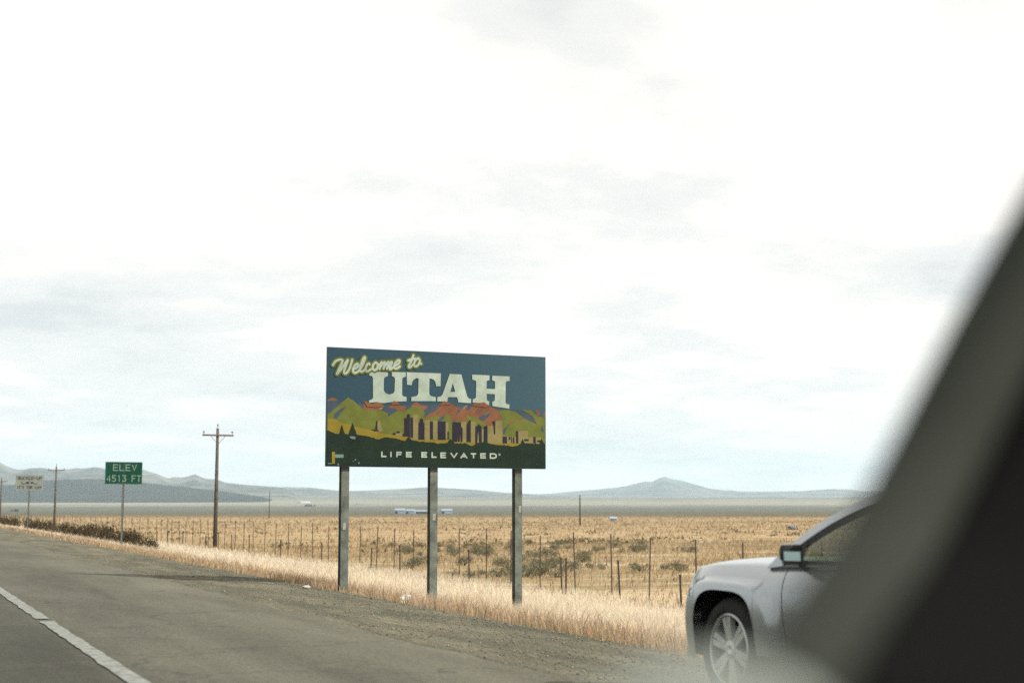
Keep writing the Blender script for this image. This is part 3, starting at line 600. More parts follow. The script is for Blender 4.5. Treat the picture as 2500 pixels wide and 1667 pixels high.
fence2 = thing('barbed_wire_fence', (FX2, sy[0], float(land(FX2, sy[0]))), label='low old barbed wire fence of short uneven stakes before the tall fence', cat='fence')
s_me = None
for k, y in enumerate(sy):
    if s_me is None: o = tpost_mesh(1.12, .058).build('post', M_TPOST, fence2); s_me = o.data
    else: o = bpy.data.objects.new('post', s_me); C.objects.link(o); o.parent = fence2
    gl = on_land(FX2, y) - Vector(fence2.location); o.location = (gl.x, gl.y, gl.z); o.scale = (1, 1, random.uniform(.85, 1.15))
    o.rotation_euler = (random.gauss(0, .025), random.gauss(0, .03), random.uniform(-.5, .5))
for hz in (.45, .85):
    mb = MB(); mb.tube([on_land(FX2, y) - Vector(fence2.location) + Vector((0, 0, hz)) for y in sy], .0016, 3, cap=False); mb.build('wire', M_WIRE, fence2)

# ------------------------------------------------------------------ silver car parked on the shoulder
def build_suv():
    SX, SY = 6.37, 7.22                                            # middle of the car; front axle 1.40 ahead
    t = thing('parked_car', (SX, SY, float(land(SX - .9, SY))), label='silver sport utility car parked on the gravel shoulder', cat='car')
    t.rotation_euler = (0, 0.035, 0)
    paint = bpy.data.materials.new('silver_paint'); paint.use_nodes = True; b = paint.node_tree.nodes['Principled BSDF']
    b.inputs['Base Color'].default_value = (.34, .375, .395, 1); b.inputs['Metallic'].default_value = .65; b.inputs['Roughness'].default_value = .24
    b.inputs['Coat Weight'].default_value = .6; b.inputs['Coat Roughness'].default_value = .08
    black = mat('black_plastic', (.012, .0125, .013), .6, spec=.3); rubber = mat('tyre_rubber', (.018, .018, .018), .85, var=.3, vscale=20)
    alloy = mat('alloy_rim', (.42, .44, .43), .35, .75, var=.15, vscale=12); dark = mat('car_interior_dark', (.020, .021, .020), .9); red = mat('tail_lamp_red', (.25, .012, .01), .2)
    chrome = mat('chrome', (.6, .6, .6), .15, 1.0); lampm = mat('lamp_lens', (.45, .48, .5), .1, .2, spec=.8); mirr = mat('mirror_glass', (.27, .355, .335), .08, 1.0)
    glass = bpy.data.materials.new('tinted_glass'); glass.use_nodes = True; gt = glass.node_tree; gt.nodes.clear()
    tr = N(gt, 'ShaderNodeBsdfTransparent', i_Color=(.50, .56, .47, 1)); gl = N(gt, 'ShaderNodeBsdfGlossy', i_Roughness=.02)
    mx = N(gt, 'ShaderNodeMixShader'); mx.inputs[0].default_value = .10; L(gt, tr.outputs[0], mx.inputs[1]); L(gt, gl.outputs[0], mx.inputs[2])
    go = N(gt, 'ShaderNodeOutputMaterial'); L(gt, mx.outputs[0], go.inputs[0])
    FA, RA, WZ, R = 1.40, -1.457, .362, .405
    def zt(y): return lerp(y, [-2.34, -2.25, -2.0, -1.4, .55, .80, .95, 1.3, 1.7, 2.0, 2.12, 2.18, 2.22, 2.24], [.75, .95, 1.04, 1.04, .975, .965, .957, .950, .934, .916, .903, .882, .82, .70])
    def Wd(y):
        w = .925
        w -= .20 * max(0, (y - 1.30) / .94) ** 3.8; w -= .24 * max(0, (-y - 1.45) / .89) ** 2.6; return w
    def arch(y):
        z = .27
        for c in (FA, RA):
            d = abs(y - c)
            if d < R: z = max(z, WZ + (R ** 3.5 - d ** 3.5) ** (1 / 3.5) * (1.0))
        return z
    def S(y, z):
        w = Wd(y); top = zt(y); rel = (z - .27) / max(.1, top - .27)
        w *= .955 + .045 * math.sin(min(1, max(0, rel * 1.25)) * math.pi * .72)
        w -= .085 * max(0, (rel - .70) / .30) ** 2.2
        for c in (FA, RA):
            q = ((abs(y - c) / .60) ** 4 + (max(0, z - WZ) / .475) ** 4) ** .25
            w += .058 * float(sst(1.05, .95, q))
        w -= .014 * math.exp(-((z - .50) / .07) ** 2) * float(sst(.55, .75, abs(y - FA))) * float(sst(.55, .75, abs(y - RA)))
        return w
    ys = np.unique(np.concatenate([np.linspace(-2.34, 2.24, 150), np.linspace(FA - R - .01, FA + R + .01, 50), np.linspace(RA - R - .01, RA + R + .01, 50), np.linspace(2.0, 2.24, 24)]))
    ns, nt = 22, 10; V = []; F = []; mi = []; half = ns + nt
    for y in ys:
        zb, top = arch(y), zt(y); row = []
        for i in range(ns): 
            z = zb + (top - zb) * (i / (ns - 1)); row.append((S(y, z), z))
        w0 = row[-1][0]; crown = .075 * float(sst(.8, 1.15, y)) * float(1 - sst(1.95, 2.24, y) * .8)
        for i in range(1, nt + 1):
            s = i / nt; row.append((w0 * (1 - s), top + crown * (1 - (1 - s) ** 2.6) + (.012 * math.sin(min(1, s * 5) * math.pi) if y < 1.0 else 0)))
        for (x, z) in row: V.append((-x, y, z))
        for (x, z) in row[:-1][::-1]: V.append((x, y, z))
    P = 2 * half - 1
    for j in range(len(ys) - 1):
        ym = (ys[j] + ys[j + 1]) / 2
        for i in range(P - 1):
            a = j * P + i; F.append((a, a + P, a + P + 1, a + 1))
            top_face = ns + 1 <= i <= P - ns - 3
            mi.append(1 if top_face and -2.15 < ym < .86 else 0)
    F.append(tuple(range(P))); mi.append(0); F.append(tuple((len(ys) - 1) * P + k for k in range(P))[::-1]); mi.append(0)
    body = mesh_obj('body', V, F, None, t, True, [paint, dark], mi)
    def patch(name, m, pts_yz, off, side=-1, n=10, parent=t, smooth=True):
        """a four-sided panel laid on the flank: corners (y,z) in order"""
        V = []; F = []; (y0, z0), (y1, z1), (y2, z2), (y3, z3) = pts_yz
        for i in range(n + 1):
            for j in range(n + 1):
                u, v = i / n, j / n; y = (1 - v) * ((1 - u) * y0 + u * y1) + v * ((1 - u) * y3 + u * y2); z = (1 - v) * ((1 - u) * z0 + u * z1) + v * ((1 - u) * z3 + u * z2)
                V.append((side * (S(y, z) + off), y, z))
        for i in range(n):
            for j in range(n): k = i * (n + 1) + j; F.append((k, k + 1, k + n + 2, k + n + 1))
        return mesh_obj(name, V, F, m, parent, smooth)
    for s in (-1, 1):
        for (ya, yb) in ((.985, 1.0), (-.30, -.292), (-1.22, -1.212)): 
            if ya > .9: patch('panel_gap', dark, [(.70, .31), (.707, .31), (.777, zt(.77) - .01), (.77, zt(.77) - .01)], .0015, s, 14)
            else: patch('panel_gap', dark, [(ya, .31), (yb, .31), (yb, zt(ya) - .02), (ya, zt(ya) - .02)], .0015, s, 14)
        patch('sill_cladding', black, [(-1.02, .262), (.98, .262), (.985, .36), (-1.03, .36)], .012, s, 12)
        patch('headlight', lampm, [(1.86, .70), (2.215, .68), (2.205, .80), (1.94, .83)], .004, s, 8)
        patch('tail_light', red, [(-2.30, .80), (-2.0, .82), (-2.02, .98), (-2.26, .97)], .004, s, 8)
        for yh in (-.12, -1.06):
            mb = MB(); mb.tube([(s * (S(yh, .93) + .002), yh + .09, .93), (s * (S(yh, .93) + .035), yh + .05, .935), (s * (S(yh, .93) + .035), yh - .05, .935), (s * (S(yh, .93) + .002), yh - .09, .93)], .013, 8); mb.build('door_handle', paint, t, True)
        for yc in (FA, RA):                                       # wheel housings
            mb = MB(); prof = []
            for k in range(17):
                a = math.pi * k / 16; prof.append((yc + (R - .004) * math.copysign(abs(math.cos(a)) ** .6, math.cos(a)), WZ + (R - .004) * abs(math.sin(a)) ** .6))
            V = []; 
            for (y, z) in prof: V += [(s * .90, y, z), (s * .55, y, z)]
            F = [(2 * k, 2 * k + 1, 2 * k + 3, 2 * k + 2) for k in range(16)] + [tuple(2 * k + 1 for k in range(17))]
            mb.add(V, F).build('wheel_housing', black, t)
            w = bpy.data.objects.new('wheel', None); C.objects.link(w); w.parent = t; w.location = (s * .905, yc, WZ); w.rotation_euler = (rad(17), 0, 0)
            if s > 0: w.rotation_euler = (rad(5), 0, math.pi)
            MB().lathe([(.20, .235), (.0, .24), (-.012, .262), (-.018, .30), (-.004, .335), (.022, .353), (.06, .362), (.16, .362), (.20, .35), (.22, .30), (.20, .235)], 56).build('tyre', rubber, w, True)
            mb = MB().lathe([(.20, .225), (.02, .222), (-.004, .226), (-.010, .236), (-.004, .246), (.006, .244)], 56)
            mb.lathe([(.012, .001), (.004, .03), (.008, .062), (.03, .066)], 24)
            for k in range(6):
                for dq in (-.13, .13):
                    a = k * math.pi / 3; q0 = Vector((.012, .05 * math.cos(a + dq * 1.6), .05 * math.sin(a + dq * 1.6))); q1 = Vector((.002, .226 * math.cos(a + dq), .226 * math.sin(a + dq)))
                    tn = Vector((0, -math.sin(a + dq), math.cos(a + dq)))
                    mb.add([q0 + tn * .019, q0 - tn * .019, q1 - tn * .021, q1 + tn * .021] + [p + Vector((.035, 0, 0)) for p in (q0 + tn * .026, q0 - tn * .026, q1 - tn * .03, q1 + tn * .03)], [(0, 1, 2, 3), (0, 4, 5, 1), (1, 5, 6, 2), (2, 6, 7, 3), (3, 7, 4, 0)])
            mb.build('rim', alloy, w)
            MB().lathe([(.09, .001), (.09, .215), (.13, .22)], 40).build('brake_disc', dark, w)
    # greenhouse
    out = [(.99, .935), (.86, 1.035), (.72, 1.135), (.55, 1.233), (.36, 1.325), (.15, 1.405), (-.1, 1.475), (-.4, 1.535), (-.8, 1.575), (-1.3, 1.580), (-1.8, 1.545), (-2.08, 1.48), (-2.20, 1.33), (-2.27, 1.02)]
    out = [(p.x, p.y) for p in (Vector((q[0], q[1])) for q in spline([(a, b_) for a, b_ in out], 4))]
    def XS(z): return .875 - .235 * max(0, (z - .96) / .62) ** 1.25
    nc = 15; V = []
    for (y, z) in out:
        for i in range(nc):
            s = -1 + 2 * i / (nc - 1); edge = abs(s) ** 3.5
            V.append((s * XS(z), y + (.10 * (1 - abs(s) ** 2) if y > .0 else (-.06 * (1 - s * s) if y < -2.05 else 0)) * (1 if y > .3 or y < -2.05 else max(0, y / .3)), z + (.055 if y < .3 else .03) * (1 - edge)))
    def band(name, m, r0, r1, c0, c1, off=0.0):
        VV = []; FF = []; nn_ = c1 - c0 + 1
        for r in range(r0, r1 + 1):
            for c in range(c0, c1 + 1): x, y, z = V[r * nc + c]; VV.append((x, y, z + off))
        for r in range(r1 - r0):
            for c in range(nn_ - 1): k = r * nn_ + c; FF.append((k, k + 1, k + nn_ + 1, k + nn_))
        return mesh_obj(name, VV, FF, m, t, True)
    iw = max(i for i, p in enumerate(out) if p[0] > .12); ir = min(i for i, p in enumerate(out) if p[0] < -2.06)
    last = len(out) - 1
    band('roof', paint, iw, ir, 0, nc - 1)
    band('windscreen', glass, 0, iw, 1, nc - 2); band('rear_window', glass, ir, last - 3, 1, nc - 2); band('tailgate', paint, last - 3, last, 0, nc - 1)
    for c0, c1 in ((0, 1), (nc - 2, nc - 1)): band('windscreen_pillar', paint, 0, iw, c0, c1); band('rear_pillar', paint, ir, last - 3, c0, c1)
    belt = [(y, zt(y) - .012) for y in np.linspace(-2.27, .97, 30)]
    loop = out + belt[1:-1]; cy, cz = -.55, 1.25
    def inset(k_top, k_bot, front):
        L_ = []
        for (y, z) in loop:
            i = loop.index((y, z))
            if i < len(out):
                j0, j1 = max(0, i - 1), min(len(out) - 1, i + 1); d = Vector((out[j1][0] - out[j0][0], out[j1][1] - out[j0][1])).normalized(); nrm = Vector((d.y, -d.x)); 
                if nrm.dot(Vector((cy - y, cz - z))) < 0: nrm = -nrm
                q = Vector((y, z)) + nrm * k_top
            else: q = Vector((y, z + k_bot))
            L_.append((min(front, max(-2.10, q.x)), max(q.y, zt(q.x) - .012 + k_bot)))
        return L_
    def ring(name, m, A, B, s, offa, offb):
        VV = [(s * (XS(z) + offa), y, z) for y, z in A] + [(s * (XS(z) + offb), y, z) for y, z in B]; n = len(A)
        return mesh_obj(name, VV, [(k, (k + 1) % n, n + (k + 1) % n, n + k) for k in range(n)], m, t, True)
    i1 = inset(.062, .012, .80); i2 = inset(.115, .040, .62)
    for s in (-1, 1):
        ring('side_frame', paint, loop, i1, s, 0, .004); ring('window_frame', black, i1, i2, s, .004, -.006)
        VV = [Vector((s * (XS(z) - .006), y, z)) for y, z in i2]
        tri = tessellate_polygon([[Vector((y, z, 0)) for y, z in i2]]); mesh_obj('side_window', VV, [tuple(q) for q in tri], glass, t)
        for yb in (-.30, -1.25):
            VV = []; zlo = zt(yb) + .02; zhi = lerp(yb, [p[0] for p in out[::-1]], [p[1] for p in out[::-1]]) - .09
            for k in range(6):
                z = zlo + (zhi - zlo) * k / 5; VV += [(s * (XS(z) + .0), yb - .05, z), (s * (XS(z) + .0), yb + .05, z)]
            mesh_obj('door_pillar', VV, [(2 * k, 2 * k + 1, 2 * k + 3, 2 * k + 2) for k in range(5)], black, t)
        # door mirror
        mr = bpy.data.objects.new('door_mirror', None); C.objects.link(mr); mr.parent = t; mr.location = (s * .965, .60, 1.045); mr.rotation_euler = (0, 0, s * .30); mr.scale = (.86, .9, .88)
        bmq = bmesh.new(); bmesh.ops.create_cube(bmq, size=1)
        for v in bmq.verts: v.co = Vector((v.co.x * .175, v.co.y * .12, v.co.z * (.145 if v.co.x * s < 0 else .132)))
        for v in bmq.verts:
            if v.co.y > 0: v.co.x *= .72; v.co.z *= .72
        bmesh.ops.bevel(bmq, geom=list(bmq.edges), offset=.028, segments=3, affect='EDGES', profile=.6)
        me = bpy.data.meshes.new('housing'); bmq.to_mesh(me); bmq.free(); me.materials.append(black); ho = bpy.data.objects.new('housing', me); C.objects.link(ho); ho.parent = mr
        MB().box((-.004 * s, .02, .062), (.12, .07, .014)).build('cap', paint, mr, bevel=.008)
        MB().box((0, -.0625, -.014), (.128, .004, .080), rx=-.16).build('mirror_glass', mirr, mr)
        MB().tube([(-s * .08, .0, -.06), (-s * .14, .01, -.10)], [.028, .035], 8).build('arm', black, mr, True)
        mesh_obj('mirror_sail', [(s * (XS(.99) + .007), .82, .975), (s * (XS(.99) + .007), .58, .978), (s * (XS(1.12) + .007), .58, 1.12), (s * (XS(1.05) + .007), .74, 1.05)], [(0, 1, 2, 3)], black, t)
        MB().tube([(s * .60, .05, 1.50), (s * .63, -.3, 1.60), (s * .63, -1.7, 1.60), (s * .60, -1.95, 1.555)], .018, 8).build('roof_rail', black, t, True)
        for yq in (-.15, -1.15):                                  # seats
            mb = MB(); mb.box((s * .38, yq - .12, 1.02), (.44, .14, .42), rx=-.12).box((s * .38, yq - .17, 1.30), (.25, .10, .16)); mb.build('seat', dark, t, bevel=.04)
    MB().box((0, 0, .30), (1.2, 3.9, .16)).build('underbody', black, t); MB().box((0, 2.0, .285), (1.42, .42, .05)).build('front_valance', black, t, bevel=.02)
    MB().box((0, 2.245, .62), (.98, .02, .22)).build('grille', black, t, bevel=.01); MB().box((0, 2.252, .62), (.92, .02, .03)).build('grille_bar', chrome, t)
    MB().box((0, 2.245, .36), (1.0, .02, .12)).build('bumper', black, t, bevel=.02); MB().box((0, -2.35, .42), (1.2, .06, .18)).build('bumper', black, t, bevel=.02)
    mb = MB(); ringp = [Vector((-.38 + .17 * math.cos(a), .42, 1.0 + .15 * math.sin(a))) for a in np.linspace(0, 2 * math.pi, 17)]; mb.tube(ringp, .014, 6).build('steering_wheel', dark, t, True)
    MB().box((0, .68, .965), (1.45, .40, .05)).build('dashboard', dark, t, bevel=.02)
    return t
suv = build_suv()

# ------------------------------------------------------------------ the car we look out of
def build_own_car():
    def cp(px, py, d): 
        v = (_fw * _F + _rt * (px - 1250) + _up * (833.5 - py)) / _F; return EYE + v * d
    base = Vector((.45, .55, .1))
    t = thing('car_cabin', base, label='out of focus dark windscreen pillar of the viewing car, with an added pale hump for the windscreen veil', cat='car')
    trim = mat('pillar_trim_plastic', (.027, .0305, .025), .85, spec=.08, var=.1); shade_blk = mat('door_trim_shade_black', (.0055, .0055, .0052), .9, spec=.03); veil = mat('windscreen_veil_pale', (.27, .30, .265), .8, var=.1)  # grey and near-black put the pillar's lit and shaded sides into the colour
    rows = [(2760, 0, .98), (2600, 290, .96), (2500, 470, .94), (2405, 640, .92), (2318, 800, .90), (2215, 1000, .86), (2112, 1200, .80), (2032, 1330, .72), (1945, 1440, .64), (1860, 1580, .56), (1795, 1690, .50), (1740, 1830, .50), (1640, 2000, .47)]
    def sweep(name, m, prof):
        V = []; n = len(prof); F = []
        for (x, y, d) in rows:
            for (dx, dd) in prof: V.append(cp(x + dx, y + dx * .25, d + dd) - base)
        for j in range(len(rows) - 1):
            for i in range(n): k = j * n; F.append((k + i, k + (i + 1) % n, k + n + (i + 1) % n, k + n + i))
        F += [tuple(range(n)), tuple((len(rows) - 1) * n + i for i in range(n))[::-1]]
        return mesh_obj(name, V, F, m, t, True)
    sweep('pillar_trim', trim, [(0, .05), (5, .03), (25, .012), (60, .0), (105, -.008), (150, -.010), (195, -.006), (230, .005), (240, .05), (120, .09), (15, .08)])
    sweep('door_frame', shade_blk, [(215, .02), (232, .001), (280, -.012), (420, -.03), (650, -.05), (900, -.05), (900, .10), (420, .12), (225, .09)])
    # added pale hump near the lens; its blur stands in for windscreen reflection
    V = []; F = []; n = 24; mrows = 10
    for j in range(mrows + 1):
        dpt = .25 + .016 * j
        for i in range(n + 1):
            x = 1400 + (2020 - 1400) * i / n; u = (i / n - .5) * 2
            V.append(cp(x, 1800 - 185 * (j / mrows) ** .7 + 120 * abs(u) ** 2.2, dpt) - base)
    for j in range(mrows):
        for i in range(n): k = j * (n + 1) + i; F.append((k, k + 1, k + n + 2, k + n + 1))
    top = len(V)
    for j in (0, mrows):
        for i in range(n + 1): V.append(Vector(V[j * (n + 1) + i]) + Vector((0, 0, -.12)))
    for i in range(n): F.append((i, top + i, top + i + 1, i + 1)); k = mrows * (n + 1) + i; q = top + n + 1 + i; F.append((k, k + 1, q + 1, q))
    mesh_obj('dashboard', V, F, veil, t, True)  # the added veil hump, not a true dashboard part
    lin = mat('roof_lining_cloth', (.10, .10, .095), .95, spec=.05)
    MB().box((-.25, -1.05, 1.515), (2.1, 2.0, .05)).build('roof_lining', lin, t, bevel=.015).location = -base  # unseen roof, front edge set back to tune light on the pillar
    MB().box((.80, -.90, .95), (.06, 2.2, 1.08)).build('door_light_block', shade_blk, t, bevel=.02).location = -base  # unseen, added solid up to the roof to keep side light out
    MB().box((-.25, -2.05, .95), (2.1, .05, 1.08)).build('rear_light_block', shade_blk, t).location = -base  # unseen closing panel added to darken the cabin
    MB().box((-.25, -.70, .40), (2.1, 2.7, .05)).build('floor_pan', shade_blk, t).location = -base
    return t
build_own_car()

# ------------------------------------------------------------------ vegetation
def leaf_material(name, rough=.9, trans=.35, gain=1.0):
    m = bpy.data.materials.new(name); m.use_nodes = True; t = m.node_tree; t.nodes.clear()
    a = N(t, 'ShaderNodeVertexColor', layer_name='Col'); d = N(t, 'ShaderNodeBsdfDiffuse', i_Roughness=rough); tr = N(t, 'ShaderNodeBsdfTranslucent'); mx = N(t, 'ShaderNodeMixShader', i_0=trans)
    L(t, a.outputs[0], d.inputs[0]); L(t, a.outputs[0], tr.inputs[0]); L(t, d.outputs[0], mx.inputs[1]); L(t, tr.outputs[0], mx.inputs[2])
    o = N(t, 'ShaderNodeOutputMaterial'); L(t, mx.outputs[0], o.inputs[0]); return m
M_STRAW = leaf_material('dry_grass')
def blades(P, h, w, lean, col, tipc=None):
    """P (n,3) roots; returns verts, quads, tris, colours"""
    n = len(P); a = rng.uniform(0, 2 * np.pi, n); dx, dy = np.cos(a), np.sin(a)
    b = rng.uniform(0, 2 * np.pi, n); lx, ly = np.cos(b) * lean, np.sin(b) * lean
    V = np.zeros((n, 5, 3), np.float32)
    V[:, 0] = P - np.stack([dx * w / 2, dy * w / 2, np.full(n, .03)], 1); V[:, 1] = P + np.stack([dx * w / 2, dy * w / 2, np.full(n, -.03)], 1)
    mid = P + np.stack([lx * .35 * h, ly * .35 * h, h * .6], 1)
    V[:, 2] = mid + np.stack([dx * w * .4, dy * w * .4, 0 * w], 1); V[:, 3] = mid - np.stack([dx * w * .4, dy * w * .4, 0 * w], 1)
    V[:, 4] = P + np.stack([lx * h, ly * h, h * (1 - .3 * lean)], 1)
    k = np.arange(n) * 5
    Q = np.stack([k, k + 1, k + 2, k + 3], 1); T = np.stack([k + 3, k + 2, k + 4], 1)
    Cc = np.repeat(col[:, None, :], 5, 1)
    if tipc is not None: Cc[:, 4] = tipc; Cc[:, 2:4] = .5 * (Cc[:, 2:4] + tipc[:, None, :])
    return V.reshape(-1, 3), Q, T, Cc.reshape(-1, 3)
class Field:
    def __init__(s): s.V = []; s.Q = []; s.T = []; s.C = []; s.n = 0
    def add(s, V, Q, T, Cc):
        s.V.append(V); s.Q.append(Q + s.n); s.T.append(T + s.n); s.C.append(Cc); s.n += len(V)
    def build(s, name, m): return np_obj(name, np.concatenate(s.V), np.concatenate(s.Q), np.concatenate(s.T), m, col=np.concatenate(s.C))
def in_view(X, Y): 
    a = np.degrees(np.arctan2(X, Y)); return (a > 2.0) & (a < 47)
def scatter(n, x0, x1, y0, y1, power=1.0):
    X = rng.uniform(x0, x1, n); Y = y0 + (y1 - y0) * rng.uniform(0, 1, n) ** power; return X, Y
def jit(base, n, s=.16):
    c = np.array(base)[None, :] * (1 + rng.normal(0, s, (n, 1))); return np.clip(c * (1 + rng.normal(0, .05, (n, 3))), .01, .9)
def not_car(X, Y): return ~((X > 5.3) & (X < 7.4) & (Y > 4.6) & (Y < 9.75))
tall_f = Field()
# tall pale verge grass from the gravel edge to the fence
for (n, y0, y1, wmin, hs) in ((150000, 4, 34, .006, 1.0), (75000, 34, 80, .013, 1.0), (42000, 80, 210, .03, 1.0)):
    X, Y = scatter(n, 7.2, 22.5, y0, y1); e = edge_x(Y) + .28 + .20 * wob(X * 0, Y, .9, 4) + .12 * wob(X, Y, .3, 6)
    clump = wob(X, Y, 1.3, 11) * .5 + wob(X, Y, .5, 12) * .35 + wob(X, Y, 4.5, 13) * .35
    keep = in_view(X, Y) & (X > e) & not_car(X, Y) & (rng.uniform(-.9, .8, n) < clump + .25 + .5 * (X - e < .8)) & (rng.uniform(0, 1, n) < np.where(X > 17, .65, 1.0))
    X, Y, e, clump = X[keep], Y[keep], e[keep], clump[keep]; m_ = len(X)
    h = np.clip(rng.normal(.255, .085, m_) + .17 * clump, .07, .7) * np.clip(.45 + (X - e) * .9, .45, 1.0) * np.where(X > 16, .8, 1)
    for bx in (8.07, 9.86, 11.66): h = np.where((np.abs(X - bx + (BY - Y) * .28) < .45) & (Y > BY - 2.2) & (Y < BY + .3), h * .42, h)
    P = np.stack([X, Y, land(X, Y)], 1); w = np.maximum(wmin, rng.uniform(.7, 1.5, m_) * wmin)
    edge_mix = np.clip(1.15 - (X - e) / 1.6 + .35 * wob(X, Y, 2.2, 21), 0, 1)[:, None]; far_mix = np.clip(.5 + .5 * wob(X, Y, 5, 22), 0, 1)[:, None]
    pale = jit((.72, .66, .545), m_); gold = jit((.54, .45, .325), m_); rust = jit((.40, .265, .14), m_, .25)
    col = (pale * (1 - far_mix * .55) + gold * far_mix * .55); col = col * (1 - .75 * edge_mix) + rust * .75 * edge_mix
    tall_f.add(*blades(P, h, w, rng.uniform(.15, 1.0, m_), col, np.clip(col * 1.08, 0, .85)))
X, Y = scatter(60000, 6.6, 11.5, 5, 110, 1.7); e = edge_x(Y) + .15; q = (X - e) / .55 + .9 * wob(X, Y, .7, 81) + .5 * wob(X, Y, .25, 82)
keep = in_view(X, Y) & not_car(X, Y) & (np.abs(X - e) < 1.3) & (rng.normal(.4, .55, len(X)) < q); X, Y = X[keep], Y[keep]; m_ = len(X)
w = np.maximum(.005, .0004 * np.hypot(X, Y)) * rng.uniform(.7, 1.6, m_); P = np.stack([X, Y, land(X, Y)], 1); mixr = rng.uniform(0, 1, (m_, 1))
tall_f.add(*blades(P, np.clip(rng.normal(.13, .06, m_), .03, .32), w, rng.uniform(.3, 1.1, m_), jit((.33, .215, .115), m_, .3) * mixr + jit((.50, .40, .27), m_, .2) * (1 - mixr)))
tag(tall_f.build('grass', M_STRAW), 'tall pale dry grass covering the road verge', 'grass', kind='stuff')
low = Field()
# shorter bunch grass and stubble beyond the fence, thinning out with distance
for (n, y0, y1, x0, x1, w0, h0) in ((70000, 24, 110, 21, 75, .022, .24), (70000, 50, 320, 24, 260, .07, .30), (50000, 200, 900, 24, 700, .22, .42)):
    X, Y = scatter(n, x0, x1, y0, y1); clump = wob(X, Y, w0 * 90, 31) + .6 * wob(X, Y, w0 * 330, 32)
    keep = in_view(X, Y) & (rng.uniform(-1.2, .9, n) < clump); X, Y = X[keep], Y[keep]; clump = clump[keep]; m_ = len(X)
    P = np.stack([X, Y, land(X, Y)], 1); h = np.clip(rng.normal(h0, h0 * .3, m_), .05, 1); w = rng.uniform(.6, 1.6, m_) * w0
    a = np.clip(.5 + .5 * wob(X, Y, w0 * 500, 41), 0, 1)[:, None]
    col = jit((.42, .345, .235), m_, .25) * (1 - a) + jit((.26, .18, .085), m_, .3) * a
    low.add(*blades(P, h, w, rng.uniform(.2, .9, m_), col))
tag(low.build('bunch_grass', M_STRAW), 'low golden bunch grass covering the plain beyond the fence', 'grass', kind='stuff')

M_SAGE = leaf_material('sage_leaf', trans=.15); M_TWIG = mat('brush_twig', (.09, .07, .05), .95)
def shrub_parts(seed, r, h, n, col, lw):
    R = np.random.default_rng(seed)
    # several lobes, leaf-sized faces spread through their shells and cores
    lobes = [(R.normal(0, .42, 2) * r, R.uniform(.35, .62) * r, R.uniform(.6, 1.0) * h) for _ in range(7)]
    V = []; T = []; Cc = []
    for i in range(n):
        (c, rr, hh) = lobes[R.integers(len(lobes))]
        a = R.uniform(0, 2 * np.pi); q = R.uniform(.35, 1.05) ** .6; z = R.uniform(0, 1)
        p = np.array([c[0] + math.cos(a) * rr * q * math.sqrt(max(.05, 1 - (z * .95) ** 2)), c[1] + math.sin(a) * rr * q * math.sqrt(max(.05, 1 - (z * .95) ** 2)), .04 + z * hh * (.75 + .25 * q)])
        d = np.array([p[0] - c[0], p[1] - c[1], .5 * hh]) + R.normal(0, .25 * r, 3); d /= np.linalg.norm(d) + 1e-9
        s = np.cross(d, R.normal(0, 1, 3)); s /= np.linalg.norm(s) + 1e-9; ln = lw * R.uniform(1.2, 2.8)
        k = len(V); V += [p - s * lw * .5, p + s * lw * .5, p + d * ln]; T.append((k, k + 1, k + 2))
        cc = np.array(col) * R.uniform(.6, 1.35); Cc += [cc, cc, cc * 1.1]
    me = bpy.data.meshes.new('foliage'); me.from_pydata([tuple(v) for v in V], [], T); me.update()
    at = me.color_attributes.new('Col', 'FLOAT_COLOR', 'POINT'); at.data.foreach_set('color', np.concatenate([np.array(Cc), np.ones((len(Cc), 1))], 1).astype(np.float32).ravel()); me.materials.append(M_SAGE)
    mb = MB()
    for (c, rr, hh) in lobes: mb.tube([(0, 0, -.05), (c[0] * .5, c[1] * .5, hh * .4), (c[0], c[1], hh * .8)], [.03 * r / .5, .018 * r / .5, .006 * r / .5], 5)
    st = bpy.data.meshes.new('stem'); st.from_pydata([tuple(v) for v in mb.v], [], mb.f); st.update(); st.materials.append(M_TWIG)
    return me, st
def plant(name, meshes, p, sc, label, cat, group):
    t = thing(name, p, rz=random.uniform(0, 6.28), label=label, cat=cat, group=group); t.scale = (sc * random.uniform(.9, 1.2), sc * random.uniform(.9, 1.2), sc * random.uniform(.85, 1.1))
    for nm, me in zip(('foliage', 'stem'), meshes): o = bpy.data.objects.new(nm, me); C.objects.link(o); o.parent = t
    return t
dark_sh = [shrub_parts(s, .62, .85, 900, (.078, .063, .038), .040) for s in (1, 2, 3)]
sage_sh = [shrub_parts(s, .50, .50, 520, (.20, .188, .118), .042) for s in (11, 12, 13, 14)]
# dark brush crowded along the verge behind the elevation sign
row = [(376, 65, .75), (354, 67, .95), (336, 70, 1.1), (318, 71, 1.2), (300, 74, 1.3), (283, 77, 1.25), (268, 80, 1.35), (250, 84, 1.3), (232, 88, 1.35), (214, 93, 1.3), (196, 98, 1.3), (180, 104, 1.3), (160, 110, 1.2), (148, 115, 1.35), (122, 121, 1.4), (100, 126, 1.5), (82, 131, 1.5), (66, 138, 1.5), (38, 150, 1.6), (22, 158, 1.5), (8, 166, 1.5)]
for i, (px, d, s) in enumerate(row):
    plant('roadside_bush', dark_sh[i % 3], survey(px, d), s, 'dark brown brush bush in the thicket beside the elevation sign' if d < 118 else 'dark brown brush bush in the thicket beside the seat belt sign', 'bush', 'brush thicket along the verge' if d < 118 else 'far brush thicket along the verge')
